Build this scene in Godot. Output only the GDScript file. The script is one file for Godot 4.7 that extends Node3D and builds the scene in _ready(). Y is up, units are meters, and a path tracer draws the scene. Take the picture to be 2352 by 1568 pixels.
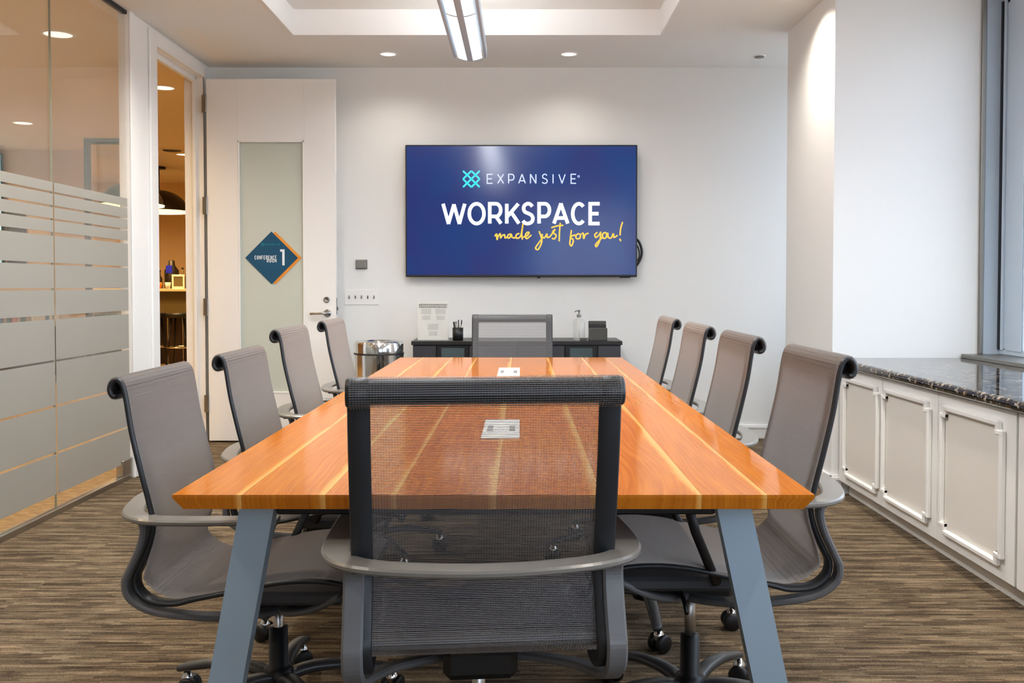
extends Node3D
# A meeting room with a long wooden table, ten mesh chairs, a wall screen and a glazed partition to a corridor.
# Units are metres, y is up. The camera stands at x = 0, z = 0; "depth" d means z = -d.

const F := 2200.0          # focal length in pixels of the 2352 x 1568 frame
const EYE := 1.138         # camera height
const VPX := 1195.0        # where lines along z converge in the frame
const VPY := 655.0
const TILT := 0.028        # camera looks down by this much (radians)

var taken := {}
var M := {}

# ------------------------------------------------------------------ camera geometry
func ray(px: float, py: float) -> Vector3:
	var cy := VPY + F * tan(TILT)
	var v := Vector3((px - VPX) / F, -(py - cy) / F, -1.0)
	return v.rotated(Vector3.RIGHT, -TILT)

func at_d(px: float, py: float, d: float) -> Vector3:      # pixel on the plane z = -d
	var r := ray(px, py)
	return Vector3(0, EYE, 0) + r * (d / -r.z)

func at_x(px: float, py: float, x: float) -> Vector3:      # pixel on the plane x = const
	var r := ray(px, py)
	return Vector3(0, EYE, 0) + r * (x / r.x)

func at_y(px: float, py: float, y: float) -> Vector3:      # pixel on a level plane
	var r := ray(px, py)
	return Vector3(0, EYE, 0) + r * ((y - EYE) / r.y)

# ------------------------------------------------------------------ nodes
func numbered(called: String) -> String:
	var n: int = taken.get(called, 0)
	taken[called] = n + 1
	return called if n == 0 else "%s_%03d" % [called, n]

func tag(o: Node, label: String, category: String, group := "", kind := "") -> Node:
	if label: o.set_meta("label", label)
	if category: o.set_meta("category", category)
	if group: o.set_meta("group", group)
	if kind: o.set_meta("kind", kind)
	return o

func thing(called: String, label: String, category: String, at := Vector3.ZERO, turn := 0.0, group := "") -> Node3D:
	var o := Node3D.new()
	o.name = numbered(called)
	add_child(o, true)
	o.position = at
	o.rotation.y = turn
	tag(o, label, category, group)
	return o

func setting(called: String, label := "") -> Node3D:
	var o := Node3D.new()
	o.name = numbered(called)
	add_child(o, true)
	o.set_meta("kind", "structure")
	if label: o.set_meta("label", label)
	return o

func part(parent: Node, called: String, st: SurfaceTool, m: Material, smooth_done := false) -> MeshInstance3D:
	var o := MeshInstance3D.new()
	o.name = called
	if not smooth_done:
		st.generate_normals()
	o.mesh = st.commit()
	o.material_override = null
	for k in o.mesh.get_surface_count():
		o.mesh.surface_set_material(k, m)
	parent.add_child(o, true)
	return o

func again(parent: Node, called: String, mesh: Mesh, at := Vector3.ZERO, basis := Basis()) -> MeshInstance3D:
	var o := MeshInstance3D.new()
	o.name = called
	o.mesh = mesh
	parent.add_child(o, true)
	o.transform = Transform3D(basis, at)
	return o

func solo(called: String, st: SurfaceTool, m: Material, label: String, category: String, group := "") -> MeshInstance3D:
	var o := part(self, numbered(called), st, m)
	tag(o, label, category, group)
	return o

# ------------------------------------------------------------------ mesh helpers
func mb(smooth := false) -> SurfaceTool:
	var st := SurfaceTool.new()
	st.begin(Mesh.PRIMITIVE_TRIANGLES)
	st.set_smooth_group(0 if smooth else -1)
	return st

func poly(st: SurfaceTool, p: Array, out: Vector3, uv: Array = []) -> void:
	var n: Vector3 = (p[1] - p[0]).cross(p[2] - p[0])
	var flip := n.dot(out) > 0.0
	for i in range(1, p.size() - 1):
		var t := [0, i, i + 1]
		if flip: t = [0, i + 1, i]
		for k in t:
			if uv.size(): st.set_uv(uv[k])
			st.add_vertex(p[k])

func box(st: SurfaceTool, lo: Vector3, hi: Vector3, b := 0.0) -> void:
	var c := (lo + hi) / 2.0
	var h := (hi - lo).abs() / 2.0
	obox(st, Transform3D(Basis(), c), h, b)

func obox(st: SurfaceTool, t: Transform3D, h: Vector3, b := 0.0) -> void:
	# a box of half sizes h with chamfered edges
	b = minf(b, minf(h.x, minf(h.y, h.z)) * 0.49)
	var v := func(s: Vector3, axis: int) -> Vector3:
		var q := Vector3(s.x * (h.x - b), s.y * (h.y - b), s.z * (h.z - b))
		q[axis] = s[axis] * h[axis]
		return t * q
	for a in 3:
		var i := (a + 1) % 3
		var j := (a + 2) % 3
		for sa in [-1.0, 1.0]:
			var ring := []
			for q in [[-1, -1], [1, -1], [1, 1], [-1, 1]]:
				var s := Vector3.ZERO
				s[a] = sa; s[i] = q[0]; s[j] = q[1]
				ring.append(v.call(s, a))
			var o := Vector3.ZERO
			o[a] = sa
			poly(st, ring, t.basis * o)
			if b > 0.0:
				for si in [-1.0, 1.0]:
					var s1 := Vector3.ZERO
					s1[a] = sa; s1[i] = si; s1[j] = -1
					var s2 := s1
					s2[j] = 1
					var o2 := Vector3.ZERO
					o2[a] = sa; o2[i] = si
					poly(st, [v.call(s1, a), v.call(s2, a), v.call(s2, i), v.call(s1, i)], t.basis * o2)
	if b > 0.0:
		for x in [-1, 1]:
			for y in [-1, 1]:
				for z in [-1, 1]:
					var s := Vector3(x, y, z)
					poly(st, [v.call(s, 0), v.call(s, 1), v.call(s, 2)], t.basis * s)

func lathe(st: SurfaceTool, prof: Array, at := Vector3.ZERO, seg := 20, axis := Vector3.UP) -> void:
	# prof: Vector2(radius, height) from bottom to top
	var q := Quaternion(Vector3.UP, axis.normalized()) if axis.normalized().dot(Vector3.UP) > -0.999 else Quaternion(Vector3.RIGHT, PI)
	for i in prof.size() - 1:
		var a: Vector2 = prof[i]
		var b: Vector2 = prof[i + 1]
		for k in seg:
			var t0 := TAU * k / seg
			var t1 := TAU * (k + 1) / seg
			var d0 := Vector3(cos(t0), 0, sin(t0))
			var d1 := Vector3(cos(t1), 0, sin(t1))
			var n2 := Vector2(b.y - a.y, a.x - b.x)
			var out := (d0 + d1).normalized() * n2.x + Vector3.UP * n2.y
			var p := [at + q * (d0 * a.x + Vector3.UP * a.y), at + q * (d1 * a.x + Vector3.UP * a.y), at + q * (d1 * b.x + Vector3.UP * b.y), at + q * (d0 * b.x + Vector3.UP * b.y)]
			if a.x < 1e-6: p = [p[0], p[2], p[3]]
			elif b.x < 1e-6: p = [p[0], p[1], p[2]]
			poly(st, p, q * out)

func smooth_line(pts: Array, n: int) -> Array:
	var out := []
	for i in pts.size() - 1:
		var p0 = pts[maxi(i - 1, 0)]
		var p1 = pts[i]
		var p2 = pts[i + 1]
		var p3 = pts[mini(i + 2, pts.size() - 1)]
		for k in n:
			var t := float(k) / n
			out.append(0.5 * ((2.0 * p1) + (p2 - p0) * t + (2.0 * p0 - 5.0 * p1 + 4.0 * p2 - p3) * t * t + (3.0 * p1 - p0 - 3.0 * p2 + p3) * t * t * t))
	out.append(pts[-1])
	return out

func sweep(st: SurfaceTool, path: Array, section: Array, side: Vector3, k0 := 1.0, k1 := 1.0) -> void:
	# section: Vector2(across, normal) points of a closed outline; side: the rough direction of "across"
	var rings := []
	for i in path.size():
		var t: Vector3 = (path[mini(i + 1, path.size() - 1)] - path[maxi(i - 1, 0)]).normalized()
		var s := (side - t * side.dot(t)).normalized()
		var n := t.cross(s).normalized()
		var k := lerpf(k0, k1, float(i) / (path.size() - 1))
		var ring := []
		for q in section:
			ring.append(path[i] + s * q.x * k + n * q.y * k)
		rings.append(ring)
	for i in rings.size() - 1:
		for k in section.size():
			var k2 := (k + 1) % section.size()
			var mid: Vector3 = (rings[i][k] + rings[i][k2]) / 2.0 - path[i]
			poly(st, [rings[i][k], rings[i][k2], rings[i + 1][k2], rings[i + 1][k]], mid)
	poly(st, rings[0], path[0] - path[1])
	poly(st, rings[-1], path[-1] - path[-2])

func tube(st: SurfaceTool, path: Array, r: float, seg := 8, side := Vector3(0.13, 0.97, 0.2)) -> void:
	var sec := []
	for k in seg:
		sec.append(Vector2(cos(TAU * k / seg), sin(TAU * k / seg)) * r)
	sweep(st, path, sec, side)

func flat_section(w: float, t: float) -> Array:      # a rounded flat bar, w wide and t thick
	var b := minf(w, t) * 0.3
	w /= 2.0; t /= 2.0
	return [Vector2(-w, -t + b), Vector2(-w + b, -t), Vector2(w - b, -t), Vector2(w, -t + b), Vector2(w, t - b), Vector2(w - b, t), Vector2(-w + b, t), Vector2(-w, t - b)]

func ribbon(st: SurfaceTool, line: Array, w: float, place: Callable, closed := false) -> void:
	# sharp corners end one stroke and begin the next
	var run := []
	for i in line.size():
		run.append(line[i])
		if not closed and i > 0 and i < line.size() - 1:
			var p: Vector2 = line[i]
			var u: Vector2 = (p - line[i - 1]).normalized()
			var v: Vector2 = (line[i + 1] - p).normalized()
			if u.dot(v) < -0.2:
				run[-1] = p + u * w * 0.12
				pen(st, run, w, place, false)
				run = [p - v * w * 0.12]
	pen(st, run, w, place, closed)

func pen(st: SurfaceTool, pts: Array, w: float, place: Callable, closed := false) -> void:
	# a flat pen stroke of width w along 2D points; place turns Vector2 into Vector3
	var n := pts.size()
	var l := []
	var r := []
	for i in n:
		var a: Vector2 = pts[(i - 1 + n) % n] if closed else pts[maxi(i - 1, 0)]
		var b: Vector2 = pts[(i + 1) % n] if closed else pts[mini(i + 1, n - 1)]
		var p: Vector2 = pts[i]
		var d1 := (p - a).normalized() if p != a else (b - p).normalized()
		var d2 := (b - p).normalized() if p != b else d1
		var m := (d1.orthogonal() + d2.orthogonal())
		m = m.normalized() if m.length() > 0.01 else d1.orthogonal()
		var k := minf(1.0 / maxf(m.dot(d1.orthogonal()), 0.35), 1.5)
		l.append(p + m * k * w / 2.0)
		r.append(p - m * k * w / 2.0)
	for i in (n if closed else n - 1):
		var j := (i + 1) % n
		poly(st, [place.call(l[i]), place.call(r[i]), place.call(r[j]), place.call(l[j])], Vector3.BACK)

# stroke letters in a unit box (x to the right, y up, height 1); polylines
func arc(c: Vector2, rx: float, ry: float, a0: float, a1: float, n := 14) -> Array:
	var out := []
	for i in n + 1:
		var t := deg_to_rad(lerpf(a0, a1, float(i) / n))
		out.append(c + Vector2(cos(t) * rx, sin(t) * ry))
	return out

func glyph(ch: String) -> Array:
	match ch:
		"E": return [[Vector2(1, 1), Vector2(0, 1), Vector2(0, 0), Vector2(1, 0)], [Vector2(0, 0.5), Vector2(0.88, 0.5)]]
		"F": return [[Vector2(1, 1), Vector2(0, 1), Vector2(0, 0)], [Vector2(0, 0.5), Vector2(0.85, 0.5)]]
		"X": return [[Vector2(0, 0), Vector2(1, 1)], [Vector2(0, 1), Vector2(1, 0)]]
		"P": return [[Vector2(0, 0), Vector2(0, 1), Vector2(0.55, 1)] + arc(Vector2(0.55, 0.68), 0.45, 0.32, 75, -90) + [Vector2(0, 0.36)]]
		"R": return [[Vector2(0, 0), Vector2(0, 1), Vector2(0.55, 1)] + arc(Vector2(0.55, 0.68), 0.42, 0.32, 75, -90) + [Vector2(0, 0.36)], [Vector2(0.55, 0.36), Vector2(1, 0)]]
		"A": return [[Vector2(0, 0), Vector2(0.5, 1), Vector2(1, 0)], [Vector2(0.17, 0.28), Vector2(0.83, 0.28)]]
		"N": return [[Vector2(0, 0), Vector2(0, 1), Vector2(1, 0), Vector2(1, 1)]]
		"S": return [smooth_line([Vector2(0.95, 0.86), Vector2(0.72, 0.98), Vector2(0.42, 1), Vector2(0.14, 0.9), Vector2(0.07, 0.74), Vector2(0.2, 0.59), Vector2(0.5, 0.52), Vector2(0.84, 0.43), Vector2(1, 0.27), Vector2(0.88, 0.08), Vector2(0.52, 0), Vector2(0.2, 0.03), Vector2(0, 0.14)], 3)]
		"I": return [[Vector2(0.5, 0), Vector2(0.5, 1)]]
		"V": return [[Vector2(0, 1), Vector2(0.5, 0), Vector2(1, 1)]]
		"W": return [[Vector2(0, 1), Vector2(0.25, 0), Vector2(0.5, 0.95), Vector2(0.75, 0), Vector2(1, 1)]]
		"K": return [[Vector2(0, 0), Vector2(0, 1)], [Vector2(0, 0.32), Vector2(0.95, 1)], [Vector2(0.36, 0.58), Vector2(1, 0)]]
		"C": return [arc(Vector2(0.55, 0.5), 0.55, 0.5, 45, 315, 22)]
		"M": return [[Vector2(0, 0), Vector2(0, 1), Vector2(0.5, 0.35), Vector2(1, 1), Vector2(1, 0)]]
		"O": return [arc(Vector2(0.5, 0.5), 0.5, 0.5, 0, 360, 26)]
		"1": return [[Vector2(0, 1), Vector2(0.75, 1), Vector2(0.75, 0)]]
	return []

func letter(st: SurfaceTool, ch: String, x0: float, x1: float, y0: float, y1: float, w: float, place: Callable) -> void:
	var h := w / 2.0
	for line in glyph(ch):
		var q := []
		for p in line:
			q.append(Vector2(lerpf(x0 + h, x1 - h, p.x), lerpf(y0 + h, y1 - h, p.y)))
		ribbon(st, q, w, place)

# ------------------------------------------------------------------ materials
func mat(called: String, c: Color, rough := 0.6, metal := 0.0) -> StandardMaterial3D:
	var m := StandardMaterial3D.new()
	m.resource_name = called
	m.albedo_color = c
	m.roughness = rough
	m.metallic = metal
	M[called] = m
	return m

func tex(im: Image) -> ImageTexture:
	return ImageTexture.create_from_image(im)

func noise(seed_: int, freq: float, oct := 3) -> FastNoiseLite:
	var n := FastNoiseLite.new()
	n.seed = seed_
	n.frequency = freq
	n.fractal_octaves = oct
	n.noise_type = FastNoiseLite.TYPE_SIMPLEX_SMOOTH
	return n

func make_materials() -> void:
	# painted walls and ceiling, with a faint roller texture
	var roller := NoiseTexture2D.new()
	roller.noise = noise(3, 0.05, 4)
	roller.width = 512; roller.height = 512; roller.seamless = true
	for a in [["wall_paint", Color(0.93, 0.935, 0.93)], ["ceiling_paint", Color(0.93, 0.93, 0.915)], ["white_gloss", Color(0.95, 0.95, 0.945)], ["tan_wall", Color(0.87, 0.76, 0.60)], ["cream_ceiling", Color(0.90, 0.84, 0.73)]]:
		var m := mat(a[0], a[1], 0.75)
		m.heightmap_enabled = true
		m.heightmap_texture = roller
		m.heightmap_scale = 0.012
		m.uv1_triplanar = true
		m.uv1_world_triplanar = true
		m.uv1_scale = Vector3(4, 4, 4)
	M.white_gloss.roughness = 0.4
	mat("cabinet_paint", Color(0.96, 0.955, 0.94), 0.42)
	mat("panel_paint", Color(0.915, 0.895, 0.86), 0.5)
	mat("aluminium", Color(0.76, 0.82, 0.88), 0.45, 0.1)
	mat("gasket", Color(0.10, 0.12, 0.16), 0.6)
	mat("steel", Color(0.72, 0.71, 0.69), 0.28, 1.0)
	mat("chrome", Color(0.86, 0.86, 0.86), 0.1, 1.0)
	mat("brushed", Color(0.55, 0.54, 0.52), 0.42, 0.9)
	mat("black_plastic", Color(0.055, 0.055, 0.06), 0.45)
	mat("black_metal", Color(0.075, 0.075, 0.08), 0.35, 0.3)
	mat("chair_rail", Color(0.13, 0.14, 0.155), 0.42)
	mat("chair_arm", Color(0.48, 0.465, 0.44), 0.26)
	mat("chair_frame", Color(0.40, 0.40, 0.405), 0.36)
	mat("pan_plastic", Color(0.23, 0.235, 0.25), 0.45)
	mat("base_metal", Color(0.30, 0.30, 0.30), 0.35, 0.4)
	var mesh := mat("mesh_thread", Color(0.45, 0.445, 0.45), 0.42)
	mesh.rim_enabled = true
	mesh.rim = 0.4
	mat("blade_thread", Color(0.74, 0.70, 0.665), 0.55)
	mat("leg_paint", Color(0.63, 0.71, 0.77), 0.42, 0.15)
	mat("cream_plastic", Color(0.93, 0.90, 0.84), 0.4)
	mat("grey_plastic", Color(0.50, 0.50, 0.49), 0.45)
	mat("paper", Color(0.97, 0.96, 0.94), 0.7)
	mat("ink_grey", Color(0.55, 0.54, 0.52), 0.8)
	mat("ink_pale", Color(0.86, 0.855, 0.84), 0.8)
	mat("credenza_black", Color(0.13, 0.125, 0.12), 0.4)
	mat("credenza_front", Color(0.22, 0.22, 0.24), 0.35)
	mat("smoked_glass", Color(0.30, 0.35, 0.36), 0.12)
	mat("card_holder", Color(0.27, 0.27, 0.25), 0.4)
	mat("sign_blue", Color(0.03, 0.29, 0.42), 0.35)
	mat("sign_orange", Color(0.90, 0.57, 0.16), 0.4)
	mat("sign_white", Color(0.9, 0.93, 0.96), 0.5)
	mat("sign_teal", Color(0.05, 0.55, 0.60), 0.5)
	mat("wood_floor", Color(0.72, 0.55, 0.35), 0.5)
	mat("olive_panel", Color(0.42, 0.37, 0.22), 0.5)
	mat("bar_top", Color(0.80, 0.76, 0.60), 0.35)
	mat("bronze", Color(0.16, 0.13, 0.10), 0.4, 0.4)
	mat("walnut", Color(0.20, 0.14, 0.10), 0.5)
	mat("book_orange", Color(0.80, 0.42, 0.12), 0.6)
	mat("book_green", Color(0.24, 0.32, 0.22), 0.6)
	mat("book_blue", Color(0.20, 0.30, 0.48), 0.6)
	mat("book_white", Color(0.88, 0.87, 0.84), 0.6)
	mat("book_tan", Color(0.66, 0.55, 0.36), 0.6)
	mat("cobalt", Color(0.08, 0.14, 0.75), 0.2)
	# glass
	var pane := mat("pane_glass", Color(0.80, 0.86, 0.82, 0.06), 0.02)
	pane.transparency = BaseMaterial3D.TRANSPARENCY_ALPHA
	var win := mat("window_glass", Color(0.45, 0.52, 0.58, 0.12), 0.02)
	win.transparency = BaseMaterial3D.TRANSPARENCY_ALPHA
	var clear := mat("bottle_glass", Color(0.86, 0.87, 0.86, 0.28), 0.08)
	clear.transparency = BaseMaterial3D.TRANSPARENCY_ALPHA
	var film := mat("frost_film", Color(0.64, 0.645, 0.62, 0.93), 0.55)
	film.transparency = BaseMaterial3D.TRANSPARENCY_ALPHA
	film.backlight_enabled = true
	film.backlight = Color(0.75, 0.75, 0.75)
	var frost := mat("frosted_glass", Color(0.82, 0.845, 0.805), 0.28)
	frost.backlight_enabled = true
	frost.backlight = Color(0.5, 0.5, 0.5)
	mat("joint_green", Color(0.52, 0.53, 0.45), 0.3)
	# carpet: thin woven streaks along x
	var rng := RandomNumberGenerator.new()
	rng.seed = 11
	var n2 := noise(22, 1.0, 3)
	var size := 1024
	var im := Image.create(size, size, false, Image.FORMAT_RGB8)
	var relief := Image.create(size, size, false, Image.FORMAT_L8)
	# yarns of two gauges laid along x, each a run of segments with its own tone
	var fine_yarn := PackedFloat32Array()
	var thick_yarn := PackedFloat32Array()
	fine_yarn.resize(size * size)
	thick_yarn.resize(size * size)
	for gauge in [[3, 14, 110, fine_yarn], [8, 40, 260, thick_yarn]]:
		var y := 0
		while y < size:
			var h: int = gauge[0] + rng.randi_range(-1, 2)
			var x := 0
			while x < size:
				var l := rng.randi_range(gauge[1], gauge[2])
				var tone := rng.randf()
				for yy in range(y, mini(y + h, size)):
					for xx in range(x, mini(x + l, size)):
						gauge[3][yy * size + xx] = tone
				x += l
			y += h
	for y in size:
		for x in size:
			var broad := n2.get_noise_2d(x * 0.008, y * 0.03)
			var v := clampf(0.02 + fine_yarn[y * size + x] * 0.42 + thick_yarn[y * size + x] * 0.34 + broad * 0.22 + rng.randf_range(-0.2, 0.2), 0.0, 1.0)
			var warm := 0.5 + 0.5 * n2.get_noise_2d(x * 0.012 + 400.0, y * 0.03)
			var dark := Color(0.23, 0.19, 0.15)
			var light := Color(0.67, 0.57, 0.455).lerp(Color(0.61, 0.56, 0.46), warm)
			im.set_pixel(x, y, dark.lerp(light, v))
			relief.set_pixel(x, y, Color(v, v, v))
	var carpet := mat("carpet", Color.WHITE, 0.95)
	carpet.albedo_texture = tex(im)
	carpet.heightmap_enabled = true
	carpet.heightmap_texture = tex(relief)
	carpet.heightmap_scale = 0.25
	carpet.uv1_triplanar = true
	carpet.uv1_world_triplanar = true
	carpet.uv1_scale = Vector3(0.55, 0.55, 0.55)
	carpet.metallic_specular = 0.2
	# corridor carpet, pale mottled
	var im2 := Image.create(256, 256, false, Image.FORMAT_RGB8)
	for y in 256:
		for x in 256:
			var v := 0.5 + 0.5 * n2.get_noise_2d(x * 0.06, y * 0.10) + rng.randf_range(-0.08, 0.08)
			im2.set_pixel(x, y, Color(0.60, 0.48, 0.33).lerp(Color(0.86, 0.76, 0.58), clampf(v, 0, 1)))
	var cor := mat("corridor_carpet", Color.WHITE, 0.9)
	cor.albedo_texture = tex(im2)
	cor.uv1_triplanar = true
	cor.uv1_world_triplanar = true
	cor.uv1_scale = Vector3(0.9, 0.9, 0.9)
	# table wood: each stave uses u across, v along; pale sapwood on one edge
	for k in 3:
		var w := 192
		var h := 2048
		var g1 := noise(40 + k, 1.0, 3)
		var g2 := noise(60 + k, 1.0, 2)
		var wi := Image.create(w, h, false, Image.FORMAT_RGB8)
		for y in h:
			var edge := 0.075 + 0.055 * g2.get_noise_1d(y * 0.003) + 0.012 * g1.get_noise_1d(y * 0.02)
			var bow := 26.0 * g2.get_noise_1d(y * 0.0022 + 90.0)
			for x in w:
				var u := float(x) / w
				var grain := g1.get_noise_2d((x + bow) * 0.09, y * 0.0045)
				var fine := g2.get_noise_2d((x + bow) * 0.55, y * 0.012)
				var cath := sin(((x - w * 0.55 + bow) * (x - w * 0.55 + bow) * 0.0016 + y * 0.009) * 2.2 + grain * 3.0)
				var v := clampf(0.5 + grain * 0.45 + fine * 0.14 + cath * 0.10, 0, 1)
				var c := Color(0.68, 0.365, 0.065).lerp(Color(0.81, 0.49, 0.125), v)
				var sap := 1.0 - smoothstep(edge * 0.3, edge * 1.5, u + fine * 0.02)
				c = c.lerp(Color(0.97, 0.77, 0.47), sap * 0.65)
				wi.set_pixel(x, y, c)
		var wood := mat("wood_%d" % k, Color.WHITE, 0.36)
		wood.albedo_texture = tex(wi)
		wood.clearcoat_enabled = true
		wood.metallic_specular = 0.0
		wood.clearcoat = 0.75
		wood.clearcoat_roughness = 0.1
	# granite
	var gi := Image.create(512, 512, false, Image.FORMAT_RGB8)
	gi.fill(Color(0.075, 0.075, 0.085))
	for k in 5200:
		var s := rng.randi_range(1, 7)
		var tone := rng.randf()
		var c := Color(0.04, 0.04, 0.05)
		if tone > 0.80: c = Color(0.36, 0.35, 0.33)
		elif tone > 0.62: c = Color(0.20, 0.19, 0.18)
		elif tone > 0.55: c = Color(0.30, 0.25, 0.17)
		gi.fill_rect(Rect2i(rng.randi_range(0, 505), rng.randi_range(0, 505), s, rng.randi_range(1, 7)), c)
	for k in 800:
		var tone := rng.randf()
		var c := Color(0.03, 0.03, 0.04)
		if tone > 0.72: c = Color(0.62, 0.58, 0.51)
		elif tone > 0.5: c = Color(0.40, 0.29, 0.16)
		elif tone > 0.35: c = Color(0.22, 0.22, 0.23)
		gi.fill_rect(Rect2i(rng.randi_range(0, 490), rng.randi_range(0, 490), rng.randi_range(5, 20), rng.randi_range(5, 24)), c)
	var granite := mat("granite", Color.WHITE, 0.07)
	granite.albedo_texture = tex(gi)
	granite.uv1_triplanar = true
	granite.uv1_world_triplanar = true
	granite.uv1_scale = Vector3(2.2, 2.2, 2.2)
	granite.metallic_specular = 0.65
	# light sources
	for a in [["lens_glow", Color(1.0, 0.985, 0.95), 1.0], ["lamp_glow", Color(1.0, 0.95, 0.86), 1.1], ["warm_glow", Color(1.0, 0.86, 0.62), 1.6], ["teal_glow", Color(0.35, 0.75, 0.80), 0.8]]:
		var m := mat(a[0], Color(0.9, 0.9, 0.88), 0.4)
		m.emission_enabled = true
		m.emission = a[1]
		m.emission_energy_multiplier = a[2]

func area(at: Vector3, towards: Vector3, size: Vector2, energy: float, c: Color, called: String, parent: Node = self) -> AreaLight3D:
	var l := AreaLight3D.new()
	l.name = called
	parent.add_child(l, true)
	l.area_size = size
	l.light_energy = energy
	l.light_color = c
	l.shadow_enabled = true
	l.set("area_range", 20.0)
	l.position = at
	var up := Vector3.FORWARD if absf(towards.normalized().y) > 0.9 else Vector3.UP
	l.basis = Basis.looking_at(towards, up)
	return l

func omni(at: Vector3, energy: float, c: Color, size: float, called: String, parent: Node = self) -> OmniLight3D:
	var l := OmniLight3D.new()
	l.name = called
	parent.add_child(l, true)
	l.position = at
	l.light_energy = energy
	l.light_color = c
	l.light_size = size
	l.omni_range = 25.0
	l.omni_attenuation = 2.0
	l.shadow_enabled = true
	return l

func spot(at: Vector3, towards: Vector3, energy: float, c: Color, angle: float, size: float, called: String, parent: Node = self) -> SpotLight3D:
	var l := SpotLight3D.new()
	l.name = called
	parent.add_child(l, true)
	l.position = at
	l.basis = Basis.looking_at(towards, Vector3.FORWARD if absf(towards.normalized().y) > 0.9 else Vector3.UP)
	l.light_energy = energy
	l.light_color = c
	l.spot_angle = angle
	l.spot_angle_attenuation = 1.0
	l.light_size = size
	l.spot_range = 25.0
	l.spot_attenuation = 2.0
	l.shadow_enabled = true
	return l

# ------------------------------------------------------------------ the run
func _ready() -> void:
	# camera
	var cam := Camera3D.new()
	cam.name = "camera"
	add_child(cam)
	cam.position = Vector3(0, EYE, 0)
	cam.rotation.x = -TILT
	var near := 0.05
	var cy := VPY + F * tan(TILT)
	cam.set_frustum(1568.0 / F * near, Vector2((1176.0 - VPX) / F, -(784.0 - cy) / F) * near, near, 100.0)
	cam.current = true
	# sky: bright even overcast, a little blue
	var sky := ProceduralSkyMaterial.new()
	sky.sky_top_color = Color(0.85, 0.915, 1.0)
	sky.sky_horizon_color = Color(0.90, 0.94, 1.0)
	sky.ground_bottom_color = Color(0.64, 0.655, 0.67)
	sky.ground_horizon_color = Color(0.76, 0.785, 0.82)
	sky.sky_energy_multiplier = 1.0
	sky.ground_energy_multiplier = 1.0
	var env := Environment.new()
	env.background_mode = Environment.BG_SKY
	env.sky = Sky.new()
	env.sky.sky_material = sky
	env.background_energy_multiplier = 3.75
	env.tonemap_mode = Environment.TONE_MAPPER_LINEAR
	env.tonemap_exposure = 1.42
	env.sdfgi_enabled = true
	env.ssao_enabled = true
	env.ssil_enabled = true
	var we := WorldEnvironment.new()
	we.name = "environment"
	we.environment = env
	add_child(we)

	make_materials()
	build_shell()
	build_partition()
	build_door()
	build_corridor()
	build_windows()
	build_ceiling_lights()
	build_table()
	build_chairs()
	build_cabinets()
	build_television()
	build_credenza()
	build_wall_bits()

# ------------------------------------------------------------------ room shell
const PENDANT_DOWN := 3.2
const ADDED_UP := 5.0
const BACK := 7.10
const REAR := -1.6
const LEFT := -2.29
const RIGHT := 2.50
const TOP := 2.74
const PIER_X := 1.70
const PIER_NEAR := 5.21
const PIER_FAR := 6.13

func slab(called: String, lo: Vector3, hi: Vector3, m: Material) -> MeshInstance3D:
	var st := mb()
	box(st, lo, hi)
	var o := part(self, numbered(called), st, m)
	o.set_meta("kind", "structure")
	return o

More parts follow.
